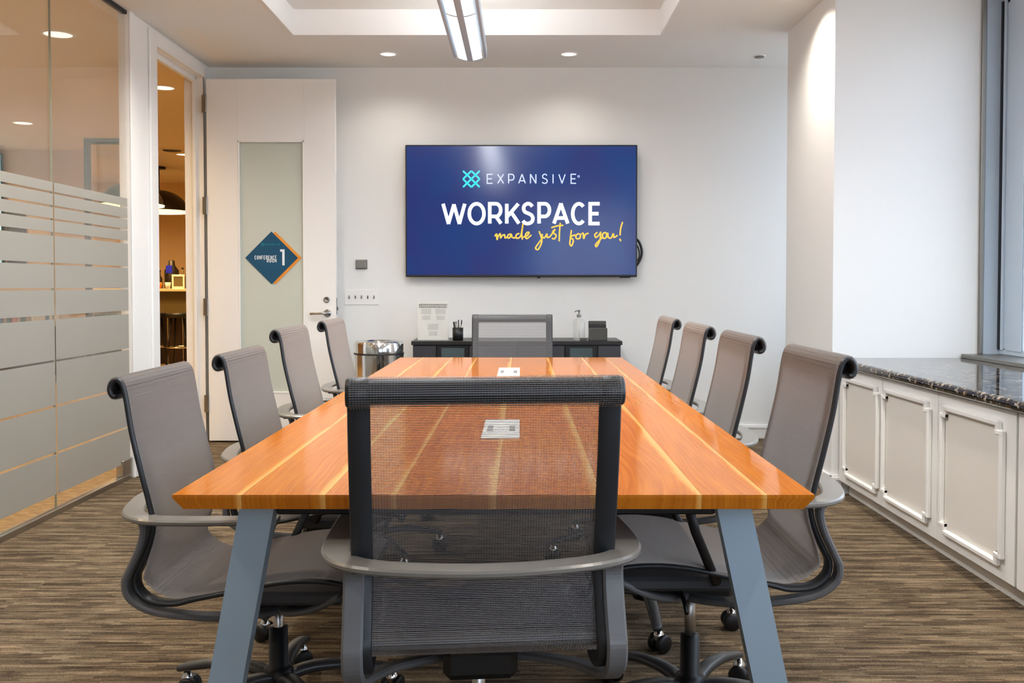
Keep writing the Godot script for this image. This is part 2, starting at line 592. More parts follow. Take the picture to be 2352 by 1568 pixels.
func build_shell() -> void:
	slab("floor", Vector3(LEFT - 0.02, -0.12, -BACK - 0.15), Vector3(RIGHT + 0.25, 0.0, -REAR + 0.15), M.carpet)
	slab("wall_back", Vector3(LEFT - 0.14, 0, -BACK - 0.14), Vector3(RIGHT + 0.3, 3.0, -BACK), M.wall_paint)
	# rear wall with a window opening
	var st := mb()
	var z0 := -REAR
	for r in [[LEFT - 0.14, 0.15, 0.0, 3.0], [1.95, RIGHT + 0.3, 0.0, 3.0], [0.15, 1.95, 0.0, 0.8], [0.15, 1.95, 2.5, 3.0]]:
		box(st, Vector3(r[0], r[2], z0), Vector3(r[1], r[3], z0 + 0.14))
	part(self, "wall_rear", st, M.wall_paint).set_meta("kind", "structure")
	# right side: apron below the windows, head above, and the pier between the bays
	slab("wall_right", Vector3(PIER_X, 0, -PIER_FAR), Vector3(RIGHT + 0.2, 3.0, -PIER_NEAR), M.wall_paint)
	slab("wall_right", Vector3(RIGHT, 0, -PIER_NEAR), Vector3(RIGHT + 0.2, 0.74, -REAR), M.wall_paint)
	slab("wall_right", Vector3(RIGHT, 0, -BACK), Vector3(RIGHT + 0.2, 0.74, -PIER_FAR), M.wall_paint)
	slab("wall_right", Vector3(RIGHT, 2.68, -PIER_NEAR), Vector3(RIGHT + 0.2, 3.0, -REAR), M.wall_paint)
	slab("wall_right", Vector3(RIGHT, 2.68, -BACK), Vector3(RIGHT + 0.2, 3.0, -PIER_FAR), M.wall_paint)
	# left side: the post beside the door, the stub behind it, and the head over it
	st = mb()
	box(st, Vector3(LEFT - 0.06, 0, -6.02), Vector3(LEFT, TOP, -5.64))
	box(st, Vector3(LEFT - 0.137, 0, -6.02), Vector3(LEFT - 0.06, TOP, -5.95))
	box(st, Vector3(LEFT - 0.137, 0, -BACK), Vector3(LEFT, TOP, -6.96))
	box(st, Vector3(LEFT - 0.137, 2.635, -6.96), Vector3(LEFT, TOP, -6.02))
	part(self, "wall_left", st, M.white_gloss).set_meta("kind", "structure")
	# ceiling with the raised coffer
	st = mb()
	var cx0 := -1.46
	var cx1 := 0.905
	var cd0 := 6.18
	var cd1 := 0.4
	box(st, Vector3(LEFT - 0.14, TOP, -BACK - 0.1), Vector3(RIGHT + 0.3, 3.05, -cd0))
	box(st, Vector3(LEFT - 0.14, TOP, -cd1), Vector3(RIGHT + 0.3, 3.05, -REAR + 0.14))
	box(st, Vector3(LEFT - 0.14, TOP, -cd0), Vector3(cx0, 3.05, -cd1))
	box(st, Vector3(cx1, TOP, -cd0), Vector3(RIGHT + 0.3, 3.05, -cd1))
	box(st, Vector3(cx0 - 0.02, 2.90, -cd0 - 0.02), Vector3(cx1 + 0.02, 3.05, -cd1 + 0.02))
	part(self, numbered("ceiling"), st, M.ceiling_paint).set_meta("kind", "structure")
	var cf := setting("trim_3", "white boards lining the sides of the ceiling coffer")
	for r in [[cx0, cx1, -cd0, -cd0 + 0.012], [cx0, cx1, -cd1 - 0.012, -cd1], [cx0, cx0 + 0.012, -cd0 + 0.012, -cd1 - 0.012], [cx1 - 0.012, cx1, -cd0 + 0.012, -cd1 - 0.012]]:
		st = mb()
		box(st, Vector3(r[0], TOP - 0.004, r[2]), Vector3(r[1], 2.90, r[3]), 0.001)
		part(cf, "lining_board", st, M.white_gloss)
	# skirting
	st = mb()
	for r in [[LEFT, RIGHT, -BACK, -BACK + 0.014], ]:
		box(st, Vector3(r[0], 0, r[2]), Vector3(r[1], 0.105, r[3]), 0.003)
		box(st, Vector3(r[0], 0.075, r[2]), Vector3(r[1], 0.095, r[3] + 0.006), 0.003)
	part(self, "baseboard_back", st, M.white_gloss).set_meta("kind", "structure")
	st = mb()
	box(st, Vector3(PIER_X - 0.014, 0, -PIER_FAR), Vector3(PIER_X, 0.105, -PIER_NEAR + 0.014), 0.003)
	box(st, Vector3(PIER_X - 0.02, 0.075, -PIER_FAR), Vector3(PIER_X, 0.095, -PIER_NEAR + 0.02), 0.003)
	box(st, Vector3(PIER_X - 0.014, 0, -PIER_NEAR), Vector3(1.755, 0.105, -PIER_NEAR + 0.014), 0.003)
	box(st, Vector3(PIER_X - 0.02, 0.075, -PIER_NEAR), Vector3(1.755, 0.095, -PIER_NEAR + 0.02), 0.003)
	part(self, "baseboard_right", st, M.white_gloss).set_meta("kind", "structure")
	# door casing
	var tr := setting("trim_1", "white painted door casing and jambs")
	st = mb()
	box(st, Vector3(LEFT, 0, -6.045), Vector3(LEFT + 0.016, 2.72, -5.93), 0.004)
	part(tr, "casing", st, M.white_gloss)
	st = mb()
	box(st, Vector3(LEFT, 2.635, -6.96), Vector3(LEFT + 0.016, 2.72, -6.045), 0.004)
	part(tr, "head_casing", st, M.white_gloss)
	st = mb()
	box(st, Vector3(LEFT - 0.137, 0, -6.032), Vector3(LEFT, 2.635, -6.02))
	box(st, Vector3(LEFT - 0.137, 0, -6.972), Vector3(LEFT, 2.635, -6.958))
	box(st, Vector3(LEFT - 0.075, 0, -6.958), Vector3(LEFT - 0.05, 2.62, -6.935), 0.002)
	box(st, Vector3(LEFT - 0.075, 0, -6.055), Vector3(LEFT - 0.05, 2.62, -6.032), 0.002)
	box(st, Vector3(LEFT - 0.075, 2.60, -6.935), Vector3(LEFT - 0.05, 2.635, -6.055), 0.002)
	part(tr, "jamb", st, M.white_gloss)
	st = mb()
	box(st, Vector3(LEFT + 0.0, 0, -5.70), Vector3(LEFT + 0.012, TOP, -5.64), 0.003)
	part(tr, "post_trim", st, M.white_gloss)

# ------------------------------------------------------------------ glazed partition
func build_partition() -> void:
	var w := setting("window_1", "full-height glass partition with frosted bands")
	var gx := LEFT - 0.022
	var joints := [5.638, 4.74, 3.2, 1.6, 0.0, REAR]
	var edges := [1.646, 1.594, 1.527, 1.462, 1.391, 1.244, 1.119, 0.980, 0.764, 0.540, 0.306, 0.101]   # gaps between the frosted bands
	var thick := {4: 0.019, 7: 0.021}
	for k in joints.size() - 1:
		var a: float = joints[k] - 0.003
		var b: float = joints[k + 1] + 0.003
		var st := mb()
		box(st, Vector3(gx - 0.006, 0.03, -a), Vector3(gx + 0.006, TOP - 0.02, -b))
		part(w, "pane", st, M.pane_glass)
		if k > 2: continue
		for i in edges.size() - 1:
			var top: float = edges[i] - (0.0 if i == 0 else thick.get(i, 0.010) / 2.0)
			var bottom: float = edges[i + 1] + (0.0 if i == edges.size() - 2 else thick.get(i + 1, 0.010) / 2.0)
			st = mb()
			box(st, Vector3(gx + 0.0075, bottom, -a + 0.004), Vector3(gx + 0.0085, top, -b - 0.004))
			part(w, "frosted_band", st, M.frost_film)
		if k > 0:
			st = mb()
			box(st, Vector3(gx - 0.005, 0.03, -a - 0.0055), Vector3(gx + 0.005, TOP - 0.02, -a - 0.0005))
			part(w, "joint_strip", st, M.joint_green)
	var st2 := mb()
	box(st2, Vector3(gx - 0.02, 0, -5.64), Vector3(gx + 0.02, 0.03, -REAR), 0.002)
	part(w, "floor_channel", st2, M.steel)
	st2 = mb()
	box(st2, Vector3(gx - 0.015, TOP - 0.02, -5.64), Vector3(gx + 0.015, TOP, -REAR))
	part(w, "head_channel", st2, M.gasket)
	# patch fitting at the foot of the far pane
	st2 = mb()
	box(st2, Vector3(gx - 0.022, 0.03, -5.635), Vector3(gx + 0.022, 0.125, -5.50), 0.004)
	part(w, "patch_fitting", st2, M.steel)

# ------------------------------------------------------------------ the open door
func build_door() -> void:
	var hinge := Vector3(LEFT + 0.035, 0.012, -6.915)
	var w := 0.925
	var h := 2.605
	var o := setting("door_1", "white door standing open with a frosted glass lite")
	o.position = hinge
	# local: x across the door from the hinge, z towards the camera is the face
	var t := 0.044
	var gx0 := 0.222
	var gx1 := 0.700
	var gy0 := 0.345
	var gy1 := 2.165
	var st := mb()
	box(st, Vector3(0, 0, -t), Vector3(gx0, h, 0), 0.002)
	box(st, Vector3(gx1, 0, -t), Vector3(w, h, 0), 0.002)
	box(st, Vector3(gx0, gy1, -t), Vector3(gx1, h, 0))
	box(st, Vector3(gx0, 0, -t), Vector3(gx1, gy0, 0))
	part(o, "leaf", st, M.white_gloss)
	st = mb()
	for r in [[gx0, gx0 + 0.012, gy0, gy1], [gx1 - 0.012, gx1, gy0, gy1], [gx0, gx1, gy1 - 0.012, gy1], [gx0, gx1, gy0, gy0 + 0.012]]:
		box(st, Vector3(r[0], r[2], -0.014), Vector3(r[1], r[3], 0.003), 0.002)
	part(o, "glazing_bead", st, M.white_gloss)
	st = mb()
	box(st, Vector3(gx0, gy0, -0.026), Vector3(gx1, gy1, -0.018))
	part(o, "lite", st, M.frosted_glass)
	# handle side
	var lever := mb(true)
	var hy := 0.925
	lathe(lever, [Vector2(0, 0), Vector2(0.027, 0), Vector2(0.027, 0.008), Vector2(0.010, 0.011), Vector2(0.010, 0.045), Vector2(0, 0.047)], Vector3(0.862, hy, 0), 18, Vector3.BACK)
	tube(lever, [Vector3(0.862, hy, 0.042), Vector3(0.83, hy, 0.044), Vector3(0.745, hy - 0.004, 0.042)], 0.009, 8)
	part(o, "lever_handle", lever, M.steel)
	st = mb(true)
	lathe(st, [Vector2(0, 0), Vector2(0.021, 0), Vector2(0.021, 0.010), Vector2(0.014, 0.013), Vector2(0.012, 0.009), Vector2(0, 0.009)], Vector3(0.858, hy + 0.098, 0), 18, Vector3.BACK)
	part(o, "lock_cylinder", st, M.brushed)
	st = mb()
	box(st, Vector3(w, hy - 0.01, -0.033), Vector3(w + 0.0015, hy + 0.11, -0.011))
	box(st, Vector3(w, hy + 0.02, -0.03), Vector3(w + 0.013, hy + 0.045, -0.014), 0.002)
	part(o, "latch", st, M.brushed)
	for y in [2.43, 1.70, 0.97, 0.27]:
		st = mb()
		box(st, Vector3(-0.034, y - 0.062, -0.006), Vector3(-0.004, y + 0.062, -0.003))
		lathe(st, [Vector2(0, -0.064), Vector2(0.0075, -0.064), Vector2(0.0075, 0.064), Vector2(0, 0.064)], Vector3(-0.004, y, 0.004), 10)
		for k in 3:
			lathe(st, [Vector2(0.0035, 0), Vector2(0, 0.0012)], Vector3(-0.021 + 0.006 * (k % 2), y - 0.04 + 0.04 * k, -0.003), 8, Vector3.BACK)
		part(o, "hinge", st, M.brushed)
	# the diamond sign stuck on the glass
	var c := at_d(624, 592, 6.93)
	var s := thing("room_sign", "blue diamond sign with orange edge stuck on the door glass", "sign", Vector3(c.x, c.y, -6.931))
	var k := 6.93 / F
	var r := 60.5 * k
	for q in [[0.0265, M.sign_orange, "backing", 0.0], [0.0, M.sign_blue, "plate", 0.0022]]:
		st = mb()
		var pts := []
		for a in 4:
			var v := Vector2(0, r).rotated(a * PI / 2)
			pts.append(v + Vector2(q[0], 0))
		var f := []
		var b := []
		for p in pts:
			f.append(Vector3(p.x, p.y, q[3] + 0.0022))
			b.append(Vector3(p.x, p.y, q[3]))
		poly(st, f, Vector3.BACK)
		poly(st, b, Vector3.FORWARD)
		for a in 4:
			var a2 := (a + 1) % 4
			poly(st, [f[a], f[a2], b[a2], b[a]], Vector3(f[a].x + f[a2].x - 2 * q[0], f[a].y + f[a2].y, 0))
		part(s, q[2], st, q[1])
	var place := func(p: Vector2) -> Vector3: return Vector3((p.x - 624.0) * k, (592.0 - p.y) * k, 0.0052)
	st = mb()
	letter(st, "1", 641, 656.5, 606.5, 578, 5.5, place)
	word(st, "CONFERENCE", 585, 637, 594.5, 588, 1.5, place)
	word(st, "ROOM", 613, 637, 601.5, 596, 1.5, place)
	part(s, "lettering", st, M.sign_white)
	st = mb()
	word(st, "EXPANSIVE", 608, 645, 563, 559.5, 0.7, place)
	part(s, "small_lettering", st, M.sign_teal)
	st = mb()
	for line in logo(600.5, 557.5, 606.5, 564.5):
		ribbon(st, line, 1.0, place)
	part(s, "emblem", st, M.sign_teal)

func word(st: SurfaceTool, text: String, x0: float, x1: float, y0: float, y1: float, w: float, place: Callable) -> void:
	var pitch := (x1 - x0) / text.length()
	for i in text.length():
		letter(st, text[i], x0 + pitch * i, x0 + pitch * (i + 0.80), y0, y1, w, place)

func logo(x0: float, y0: float, x1: float, y1: float) -> Array:
	var m := Vector2((x0 + x1) / 2, (y0 + y1) / 2)
	return [[Vector2(x0, y0), Vector2(x1, y1)], [Vector2(x1, y0), Vector2(x0, y1)],
		[Vector2(m.x, y0), Vector2(x0, m.y)], [Vector2(x0, m.y), Vector2(m.x, y1)], [Vector2(m.x, y1), Vector2(x1, m.y)], [Vector2(x1, m.y), Vector2(m.x, y0)]]

# ------------------------------------------------------------------ corridor and bar beyond the partition
func build_corridor() -> void:
	var far := 15.3
	var west := -8.4
	var ox := LEFT - 0.02
	slab("floor", Vector3(west, -0.12, -far), Vector3(ox, -0.002, -REAR), M.corridor_carpet)
	slab("ceiling", Vector3(west, TOP, -7.15), Vector3(LEFT - 0.137, TOP + 0.2, -REAR + 0.14), M.cream_ceiling)
	slab("ceiling", Vector3(west, TOP + 0.03, -far - 0.1), Vector3(-2.2, TOP + 0.2, -7.15), M.cream_ceiling)
	slab("wall_far", Vector3(west, 0, -far - 0.1), Vector3(-2.2, TOP + 0.2, -far), M.tan_wall)
	slab("wall_west", Vector3(west - 0.1, 0, -far - 0.1), Vector3(west, TOP + 0.2, -REAR + 0.14), M.tan_wall)
	slab("wall_south", Vector3(west, 0, -REAR), Vector3(LEFT - 0.14, TOP + 0.2, -REAR + 0.14), M.tan_wall)
	slab("wall_lobby", Vector3(west, 0, -11.75), Vector3(-5.24, TOP + 0.03, -11.62), M.tan_wall)
	slab("wall_east", Vector3(-2.30, 0, -far), Vector3(-2.2, TOP + 0.2, -BACK - 0.14), M.tan_wall)
	# downlights
	var first := true
	for p in [Vector2(-2.95, 6.16), Vector2(-2.95, 7.96), Vector2(-2.95, 4.3), Vector2(-2.95, 2.4), Vector2(-5.0, 9.68), Vector2(-5.0, 6.2), Vector2(-5.0, 3.0), Vector2(-6.45, 10.9), Vector2(-4.2, 12.0), Vector2(-6.9, 14.0)]:
		var y: float = TOP if p.y < 7.15 else TOP + 0.03
		downlight(Vector3(p.x, y, -p.y), "warm round downlight in the corridor ceiling", "corridor downlights", 1.9, Color(1.0, 0.86, 0.64), 0.085)
	# portal with a dark frame
	var g := thing("glass_portal", "dark framed opening at the end of the lobby wall", "frame", Vector3(-4.85, 0, -10.72))
	var st := mb()
	box(st, Vector3(0, 0, -0.04), Vector3(0.05, TOP + 0.03, 0.04), 0.004)
	part(g, "post", st, M.bronze)
	st = mb()
	box(st, Vector3(0.05, TOP - 0.03, -0.04), Vector3(0.55, TOP + 0.03, 0.04), 0.004)
	part(g, "header", st, M.bronze)
	# screen and dark board on the lobby wall
	var s := thing("lobby_screen", "teal lit screen on the tan lobby wall", "screen", Vector3(-6.62, 1.3, -11.58))
	st = mb()
	box(st, Vector3(-0.4, 0, 0), Vector3(0.4, 1.42, 0.05), 0.005)
	part(s, "bezel", st, M.black_plastic)
	st = mb()
	box(st, Vector3(-0.2, 0.4, -0.038), Vector3(0.2, 1.0, 0.0))
	part(s, "wall_mount", st, M.black_metal)
	st = mb()
	box(st, Vector3(-0.385, 0.015, 0.05), Vector3(0.385, 1.405, 0.052))
	part(s, "display", st, M.teal_glow)
	st = mb()
	box(st, Vector3(-6.20, 1.30, -11.62), Vector3(-5.98, 2.04, -11.585), 0.004)
	solo("notice_board", st, M.walnut, "dark narrow board on the tan lobby wall", "board")
	# low bookcase with books
	var b := thing("lobby_credenza", "low dark credenza against the lobby wall with books on it", "cabinet", Vector3(-6.55, 0, -11.6))
	st = mb()
	box(st, Vector3(0, 0.08, 0), Vector3(1.28, 0.62, 0.36), 0.004)
	part(b, "body", st, M.walnut)
	st = mb()
	box(st, Vector3(-0.01, 0.62, 0), Vector3(1.29, 0.65, 0.38), 0.003)
	part(b, "top", st, M.walnut)
	st = mb()
	for q in [Vector2(0.05, 0.04), Vector2(1.2, 0.04), Vector2(0.05, 0.3), Vector2(1.2, 0.3)]:
		st = mb()
		box(st, Vector3(q.x, 0, q.y), Vector3(q.x + 0.04, 0.08, q.y + 0.04))
		part(b, "leg", st, M.black_metal)
	var tones := [["green", M.book_green], ["orange", M.book_orange], ["dark blue", M.book_blue], ["tan", M.book_tan], ["green", M.book_green], ["orange", M.book_orange], ["tan", M.book_tan], ["green", M.book_green], ["tan", M.book_tan], ["white", M.book_white], ["white", M.book_white], ["white", M.book_white], ["dark blue", M.book_blue], ["white", M.book_white]]
	var x := -6.30
	for i in tones.size():
		var t := 0.038 + 0.012 * ((i * 7) % 3)
		st = mb()
		var bk := thing("book", "%s book upright in the row on the lobby credenza" % tones[i][0], "book", Vector3(x, 0.65, -11.42), 0, "books on the lobby credenza")
		var hh := 0.21 + 0.02 * ((i * 5) % 3)
		box(st, Vector3(0, 0, -0.075), Vector3(t, hh, 0.075), 0.004)
		part(bk, "cover", st, tones[i][1])
		st = mb()
		box(st, Vector3(0.004, hh, -0.07), Vector3(t - 0.004, hh + 0.001, 0.07))
		part(bk, "page_block", st, M.paper)
		x += t + 0.006
	# bar counter, stools and what stands on it
	var bar := thing("bar_counter", "bar counter with pale top and olive front in the far room", "counter", Vector3(-5.1, 0, -13.6))
	st = mb()
	box(st, Vector3(-1.6, 1.05, -0.35), Vector3(1.9, 1.09, 0.16), 0.006)
	part(bar, "top", st, M.bar_top)
	st = mb()
	box(st, Vector3(-1.55, 0.72, -0.25), Vector3(1.85, 1.05, 0.0), 0.004)
	part(bar, "front_panel", st, M.olive_panel)
	for i in 15:
		st = mb()
		box(st, Vector3(-1.55 + 0.22 * i, 0.0, -0.35), Vector3(-1.55 + 0.22 * i + 0.19, 0.72, -0.28), 0.004)
		part(bar, "base_board", st, M.walnut if i % 2 else M.bronze)
	var stool: Node3D = null
	for p in [Vector2(-4.62, 12.98), Vector2(-5.02, 13.08), Vector2(-5.45, 13.0)]:
		if stool == null:
			stool = thing("bar_stool", "black bar stool with chrome foot ring at the far bar", "stool", Vector3(p.x, 0, -p.y), 0, "bar stools at the far bar")
			st = mb(true)
			lathe(st, [Vector2(0, 0.70), Vector2(0.16, 0.70), Vector2(0.175, 0.72), Vector2(0.17, 0.76), Vector2(0, 0.765)], Vector3.ZERO, 18)
			part(stool, "seat", st, M.black_plastic)
			for k in 4:
				st = mb(true)
				var d := Vector3(cos(PI / 4 + k * PI / 2), 0, sin(PI / 4 + k * PI / 2))
				tube(st, [d * 0.12 + Vector3.UP * 0.70, d * 0.2 + Vector3.UP * 0.0], 0.012, 8, Vector3(0.3, 0.1, 0.9))
				part(stool, "leg", st, M.black_metal)
			st = mb(true)
			var ring := []
			for k in 25: ring.append(Vector3(cos(TAU * k / 24) * 0.175, 0.3, sin(TAU * k / 24) * 0.175))
			tube(st, ring, 0.01, 8)
			part(stool, "foot_ring", st, M.chrome)
		else:
			var c: Node3D = stool.duplicate()
			c.name = numbered("bar_stool")
			add_child(c, true)
			c.position = Vector3(p.x, 0, -p.y)
	var bx := func(px: float) -> float: return (px - VPX) * 13.62 / F
	st = mb(true)
	lathe(st, [Vector2(0, 0), Vector2(0.09, 0), Vector2(0.10, 0.02), Vector2(0.10, 0.26), Vector2(0.05, 0.33), Vector2(0.04, 0.40), Vector2(0, 0.41)], Vector3.ZERO, 16)
	var jar := thing("drink_dispenser", "dark drink dispenser with a cobalt blue window on the bar", "dispenser", Vector3(bx.call(389), 1.09, -13.72))
	part(jar, "vessel", st, M.bronze)
	st = mb()
	box(st, Vector3(-0.045, 0.22, 0.09), Vector3(0.045, 0.33, 0.105), 0.01)
	part(jar, "window", st, M.cobalt)
	var fr := thing("photo_frame", "small white picture frame standing on the bar", "picture frame", Vector3(bx.call(417), 1.09, -13.5))
	st = mb()
	for r in [[-0.09, -0.065, 0.0, 0.2], [0.065, 0.09, 0.0, 0.2], [-0.065, 0.065, 0.0, 0.03], [-0.065, 0.065, 0.17, 0.2]]:
		box(st, Vector3(r[0], r[2], -0.01), Vector3(r[1], r[3], 0.01), 0.003)
	part(fr, "frame", st, M.cream_plastic)
	st = mb()
	box(st, Vector3(-0.065, 0.03, -0.006), Vector3(0.065, 0.17, 0.0))
	part(fr, "picture", st, M.olive_panel)
	for q in [[371, 0.24, M.bronze, "dark brown", 13.56], [405, 0.28, M.olive_panel, "olive", 13.88], [418, 0.34, M.walnut, "tall brown", 13.88], [431, 0.30, M.bar_top, "pale yellow", 13.88], [436, 0.22, M.book_blue, "blue", 13.6]]:
		st = mb(true)
		var hh: float = q[1]
		lathe(st, [Vector2(0, 0), Vector2(0.036, 0), Vector2(0.037, 0.01), Vector2(0.037, hh * 0.6), Vector2(0.014, hh * 0.78), Vector2(0.013, hh), Vector2(0, hh)], Vector3.ZERO, 14)
		var bt := thing("bottle", "%s bottle standing on the far bar" % q[3], "bottle", Vector3(bx.call(q[0]), 1.09, -q[4]), 0, "bottles on the bar")
		part(bt, "body", st, q[2])
		st = mb(true)
		lathe(st, [Vector2(0, hh), Vector2(0.015, hh), Vector2(0.015, hh + 0.025), Vector2(0, hh + 0.026)], Vector3.ZERO, 12)
		part(bt, "cap", st, M.black_plastic)
	for q in [[375, M.book_orange, "orange"], [395, M.cream_plastic, "cream"]]:
		st = mb(true)
		lathe(st, [Vector2(0, 0.004), Vector2(0.03, 0.0), Vector2(0.042, 0.09), Vector2(0.039, 0.09), Vector2(0.028, 0.008), Vector2(0, 0.008)], Vector3(bx.call(q[0]), 1.09, -13.47), 14)
		solo("cup", st, q[1], "small %s cup standing on the far bar" % q[2], "cup", "cups on the bar")
	# dome pendants over the bar
	for p in [[Vector2(-4.98, 13.25), "dark dome pendant lamp hanging over the bar front"], [Vector2(-4.93, 12.2), "dark dome pendant lamp nearest the framed opening"]]:
		var d := thing("dome_pendant", p[1], "pendant lamp", Vector3(p[0].x, 2.14, -p[0].y), 0, "dome pendants")
		st = mb(true)
		var prof := []
		for k in 9: prof.append(Vector2(0.38 * cos(k * PI / 18), 0.02 + 0.29 * sin(k * PI / 18)))
		prof.append(Vector2(0.02, 0.31))
		lathe(st, prof, Vector3.ZERO, 28)
		part(d, "shade", st, M.bronze)
		st = mb(true)
		lathe(st, [Vector2(0.385, 0.0), Vector2(0.39, 0.02), Vector2(0.38, 0.022), Vector2(0.375, 0.004)], Vector3.ZERO, 28)
		lathe(st, [Vector2(0.375, 0.004), Vector2(0, 0.006)], Vector3.ZERO, 28)
		part(d, "lamp_diffuser", st, M.warm_glow)
		st = mb(true)
		tube(st, [Vector3(0, 0.3, 0), Vector3(0, 0.60, 0)], 0.008, 8, Vector3.RIGHT)
		part(d, "stem", st, M.bronze)
		st = mb(true)
		lathe(st, [Vector2(0, 0.60), Vector2(0.09, 0.60), Vector2(0.09, 0.628), Vector2(0, 0.63)], Vector3.ZERO, 18)
		part(d, "canopy", st, M.bronze)
		area(Vector3(0, -0.01, 0), Vector3.DOWN, Vector2(0.6, 0.6), 2.2, Color(1.0, 0.80, 0.52), "pendant_light", d)
	# ceiling air outlet
	var v := thing("ceiling_vent", "round air diffuser in the far room ceiling", "vent", Vector3(-4.2, TOP + 0.03, -11.6))
	st = mb(true)
	lathe(st, [Vector2(0, -0.012), Vector2(0.10, -0.015), Vector2(0.11, -0.01)], Vector3.ZERO, 22)
	part(v, "core", st, M.bronze)
	st = mb(true)
	lathe(st, [Vector2(0.12, -0.004), Vector2(0.20, -0.022), Vector2(0.22, 0.0)], Vector3.ZERO, 22)
	part(v, "rim", st, M.cream_ceiling)
	st = mb(true)
	lathe(st, [Vector2(0, 0), Vector2(0.11, 0), Vector2(0.12, 0.02), Vector2(0, 0.03)], Vector3(-4.95, 1.98, -15.29), 20, Vector3.BACK)
	solo("wall_clock", st, M.bronze, "dark round disc on the far tan wall", "clock")

func downlight(at: Vector3, label: String, group: String, energy: float, c: Color, r: float, lit := true) -> Node3D:
	var o := thing("recessed_downlight", label, "downlight", at, 0, group)
	var st := mb(true)
	lathe(st, [Vector2(r * 1.0, -0.001), Vector2(r * 1.03, -0.006), Vector2(r * 1.22, -0.005), Vector2(r * 1.25, 0.0)], Vector3.ZERO, 28)
	part(o, "trim_ring", st, M.white_gloss)
	st = mb(true)
	lathe(st, [Vector2(0, -0.0035), Vector2(r, -0.003)], Vector3.ZERO, 28)
	part(o, "lamp_lens", st, M.lamp_glow)
	if lit:
		spot(Vector3(0, -0.02, 0), Vector3.DOWN, energy, c, 72.0, r * 0.7, "downlight_beam", o)
	return o

# ------------------------------------------------------------------ outside windows
func build_windows() -> void:
	var gx := RIGHT + 0.13
	for bay in [["window_2", PIER_NEAR, REAR, [5.17, 3.6, 2.0, 0.4, -1.58]], ["window_3", BACK, PIER_FAR, [7.06, 6.17]]]:
		var w := setting(bay[0], "tall aluminium window with tinted glass")
		var st := mb()
		# lining of the reveal
		box(st, Vector3(RIGHT, 0.765, -bay[1]), Vector3(gx, 2.68, -bay[1] + 0.012))
		part(w, "jamb_lining", st, M.aluminium)
		st = mb()
		box(st, Vector3(RIGHT - 0.10, 0.742, -bay[1] + 0.002), Vector3(gx + 0.05, 0.765, -bay[2] - 0.002), 0.003)
		part(w, "sill", st, M.brushed)
		var posts: Array = bay[3]
		st = mb()
		box(st, Vector3(gx - 0.03, 0.765, -bay[1] + 0.012), Vector3(gx + 0.03, 0.80, -bay[2]), 0.003)
		box(st, Vector3(gx - 0.03, 2.64, -bay[1] + 0.012), Vector3(gx + 0.03, 2.68, -bay[2]), 0.003)
		part(w, "rail", st, M.aluminium)
		st = mb()
		var s1: float = bay[1] - 0.034
		var s0: float = bay[1] - (0.26 if bay[0] == "window_2" else 0.10)
		box(st, Vector3(gx - 0.030, 0.79, -s1), Vector3(gx + 0.03, 2.66, -s0), 0.003)
		box(st, Vector3(gx - 0.042, 0.79, -s1 + 0.012), Vector3(gx - 0.03, 2.66, -s1 + 0.03), 0.002)
		box(st, Vector3(gx - 0.036, 0.79, -s1 + 0.06), Vector3(gx - 0.03, 2.66, -s0 - 0.01), 0.002)
		part(w, "stile", st, M.aluminium)
		st = mb()
		box(st, Vector3(gx - 0.040, 0.79, -bay[1] + 0.012), Vector3(gx, 2.66, -s1))
		part(w, "gasket", st, M.gasket)
		for d in posts:
			if d == posts[0]: continue
			st = mb()
			box(st, Vector3(gx - 0.035, 0.79, -d - 0.022), Vector3(gx + 0.035, 2.66, -d + 0.022), 0.004)
			part(w, "mullion", st, M.aluminium)
			st = mb()
			box(st, Vector3(gx - 0.037, 0.79, -d + 0.023), Vector3(gx + 0.02, 2.66, -d + 0.034))
			part(w, "gasket", st, M.gasket)
		for i in posts.size() - 1:
			st = mb()
			box(st, Vector3(gx - 0.004, 0.79, -posts[i] + 0.02), Vector3(gx + 0.004, 2.66, -posts[i + 1] - 0.02))
			part(w, "pane", st, M.window_glass)
	# corner bead where the pier meets the window
	var tr := setting("trim_2", "grey corner bead beside the window")
	var s2 := mb()
	box(s2, Vector3(RIGHT - 0.012, 0.765, -PIER_NEAR), Vector3(RIGHT + 0.012, 2.68, -PIER_NEAR + 0.02), 0.003)
	part(tr, "bead", s2, M.brushed)
	# the window behind the camera
	var rw := setting("window_4", "window in the rear wall")
	for x in [0.175, 1.05, 1.925]:
		var st := mb()
		box(st, Vector3(x - 0.025, 0.8, -REAR + 0.03), Vector3(x + 0.025, 2.5, -REAR + 0.09), 0.004)
		part(rw, "mullion", st, M.aluminium)
	for y in [0.825, 2.475]:
		var st := mb()
		box(st, Vector3(0.20, y - 0.025, -REAR + 0.03), Vector3(1.895, y + 0.025, -REAR + 0.09), 0.004)
		part(rw, "rail", st, M.aluminium)
	for x in [0.20, 1.075]:
		var st := mb()
		box(st, Vector3(x, 0.85, -REAR + 0.056), Vector3(x + 0.825, 2.45, -REAR + 0.064))
		part(rw, "pane", st, M.window_glass)

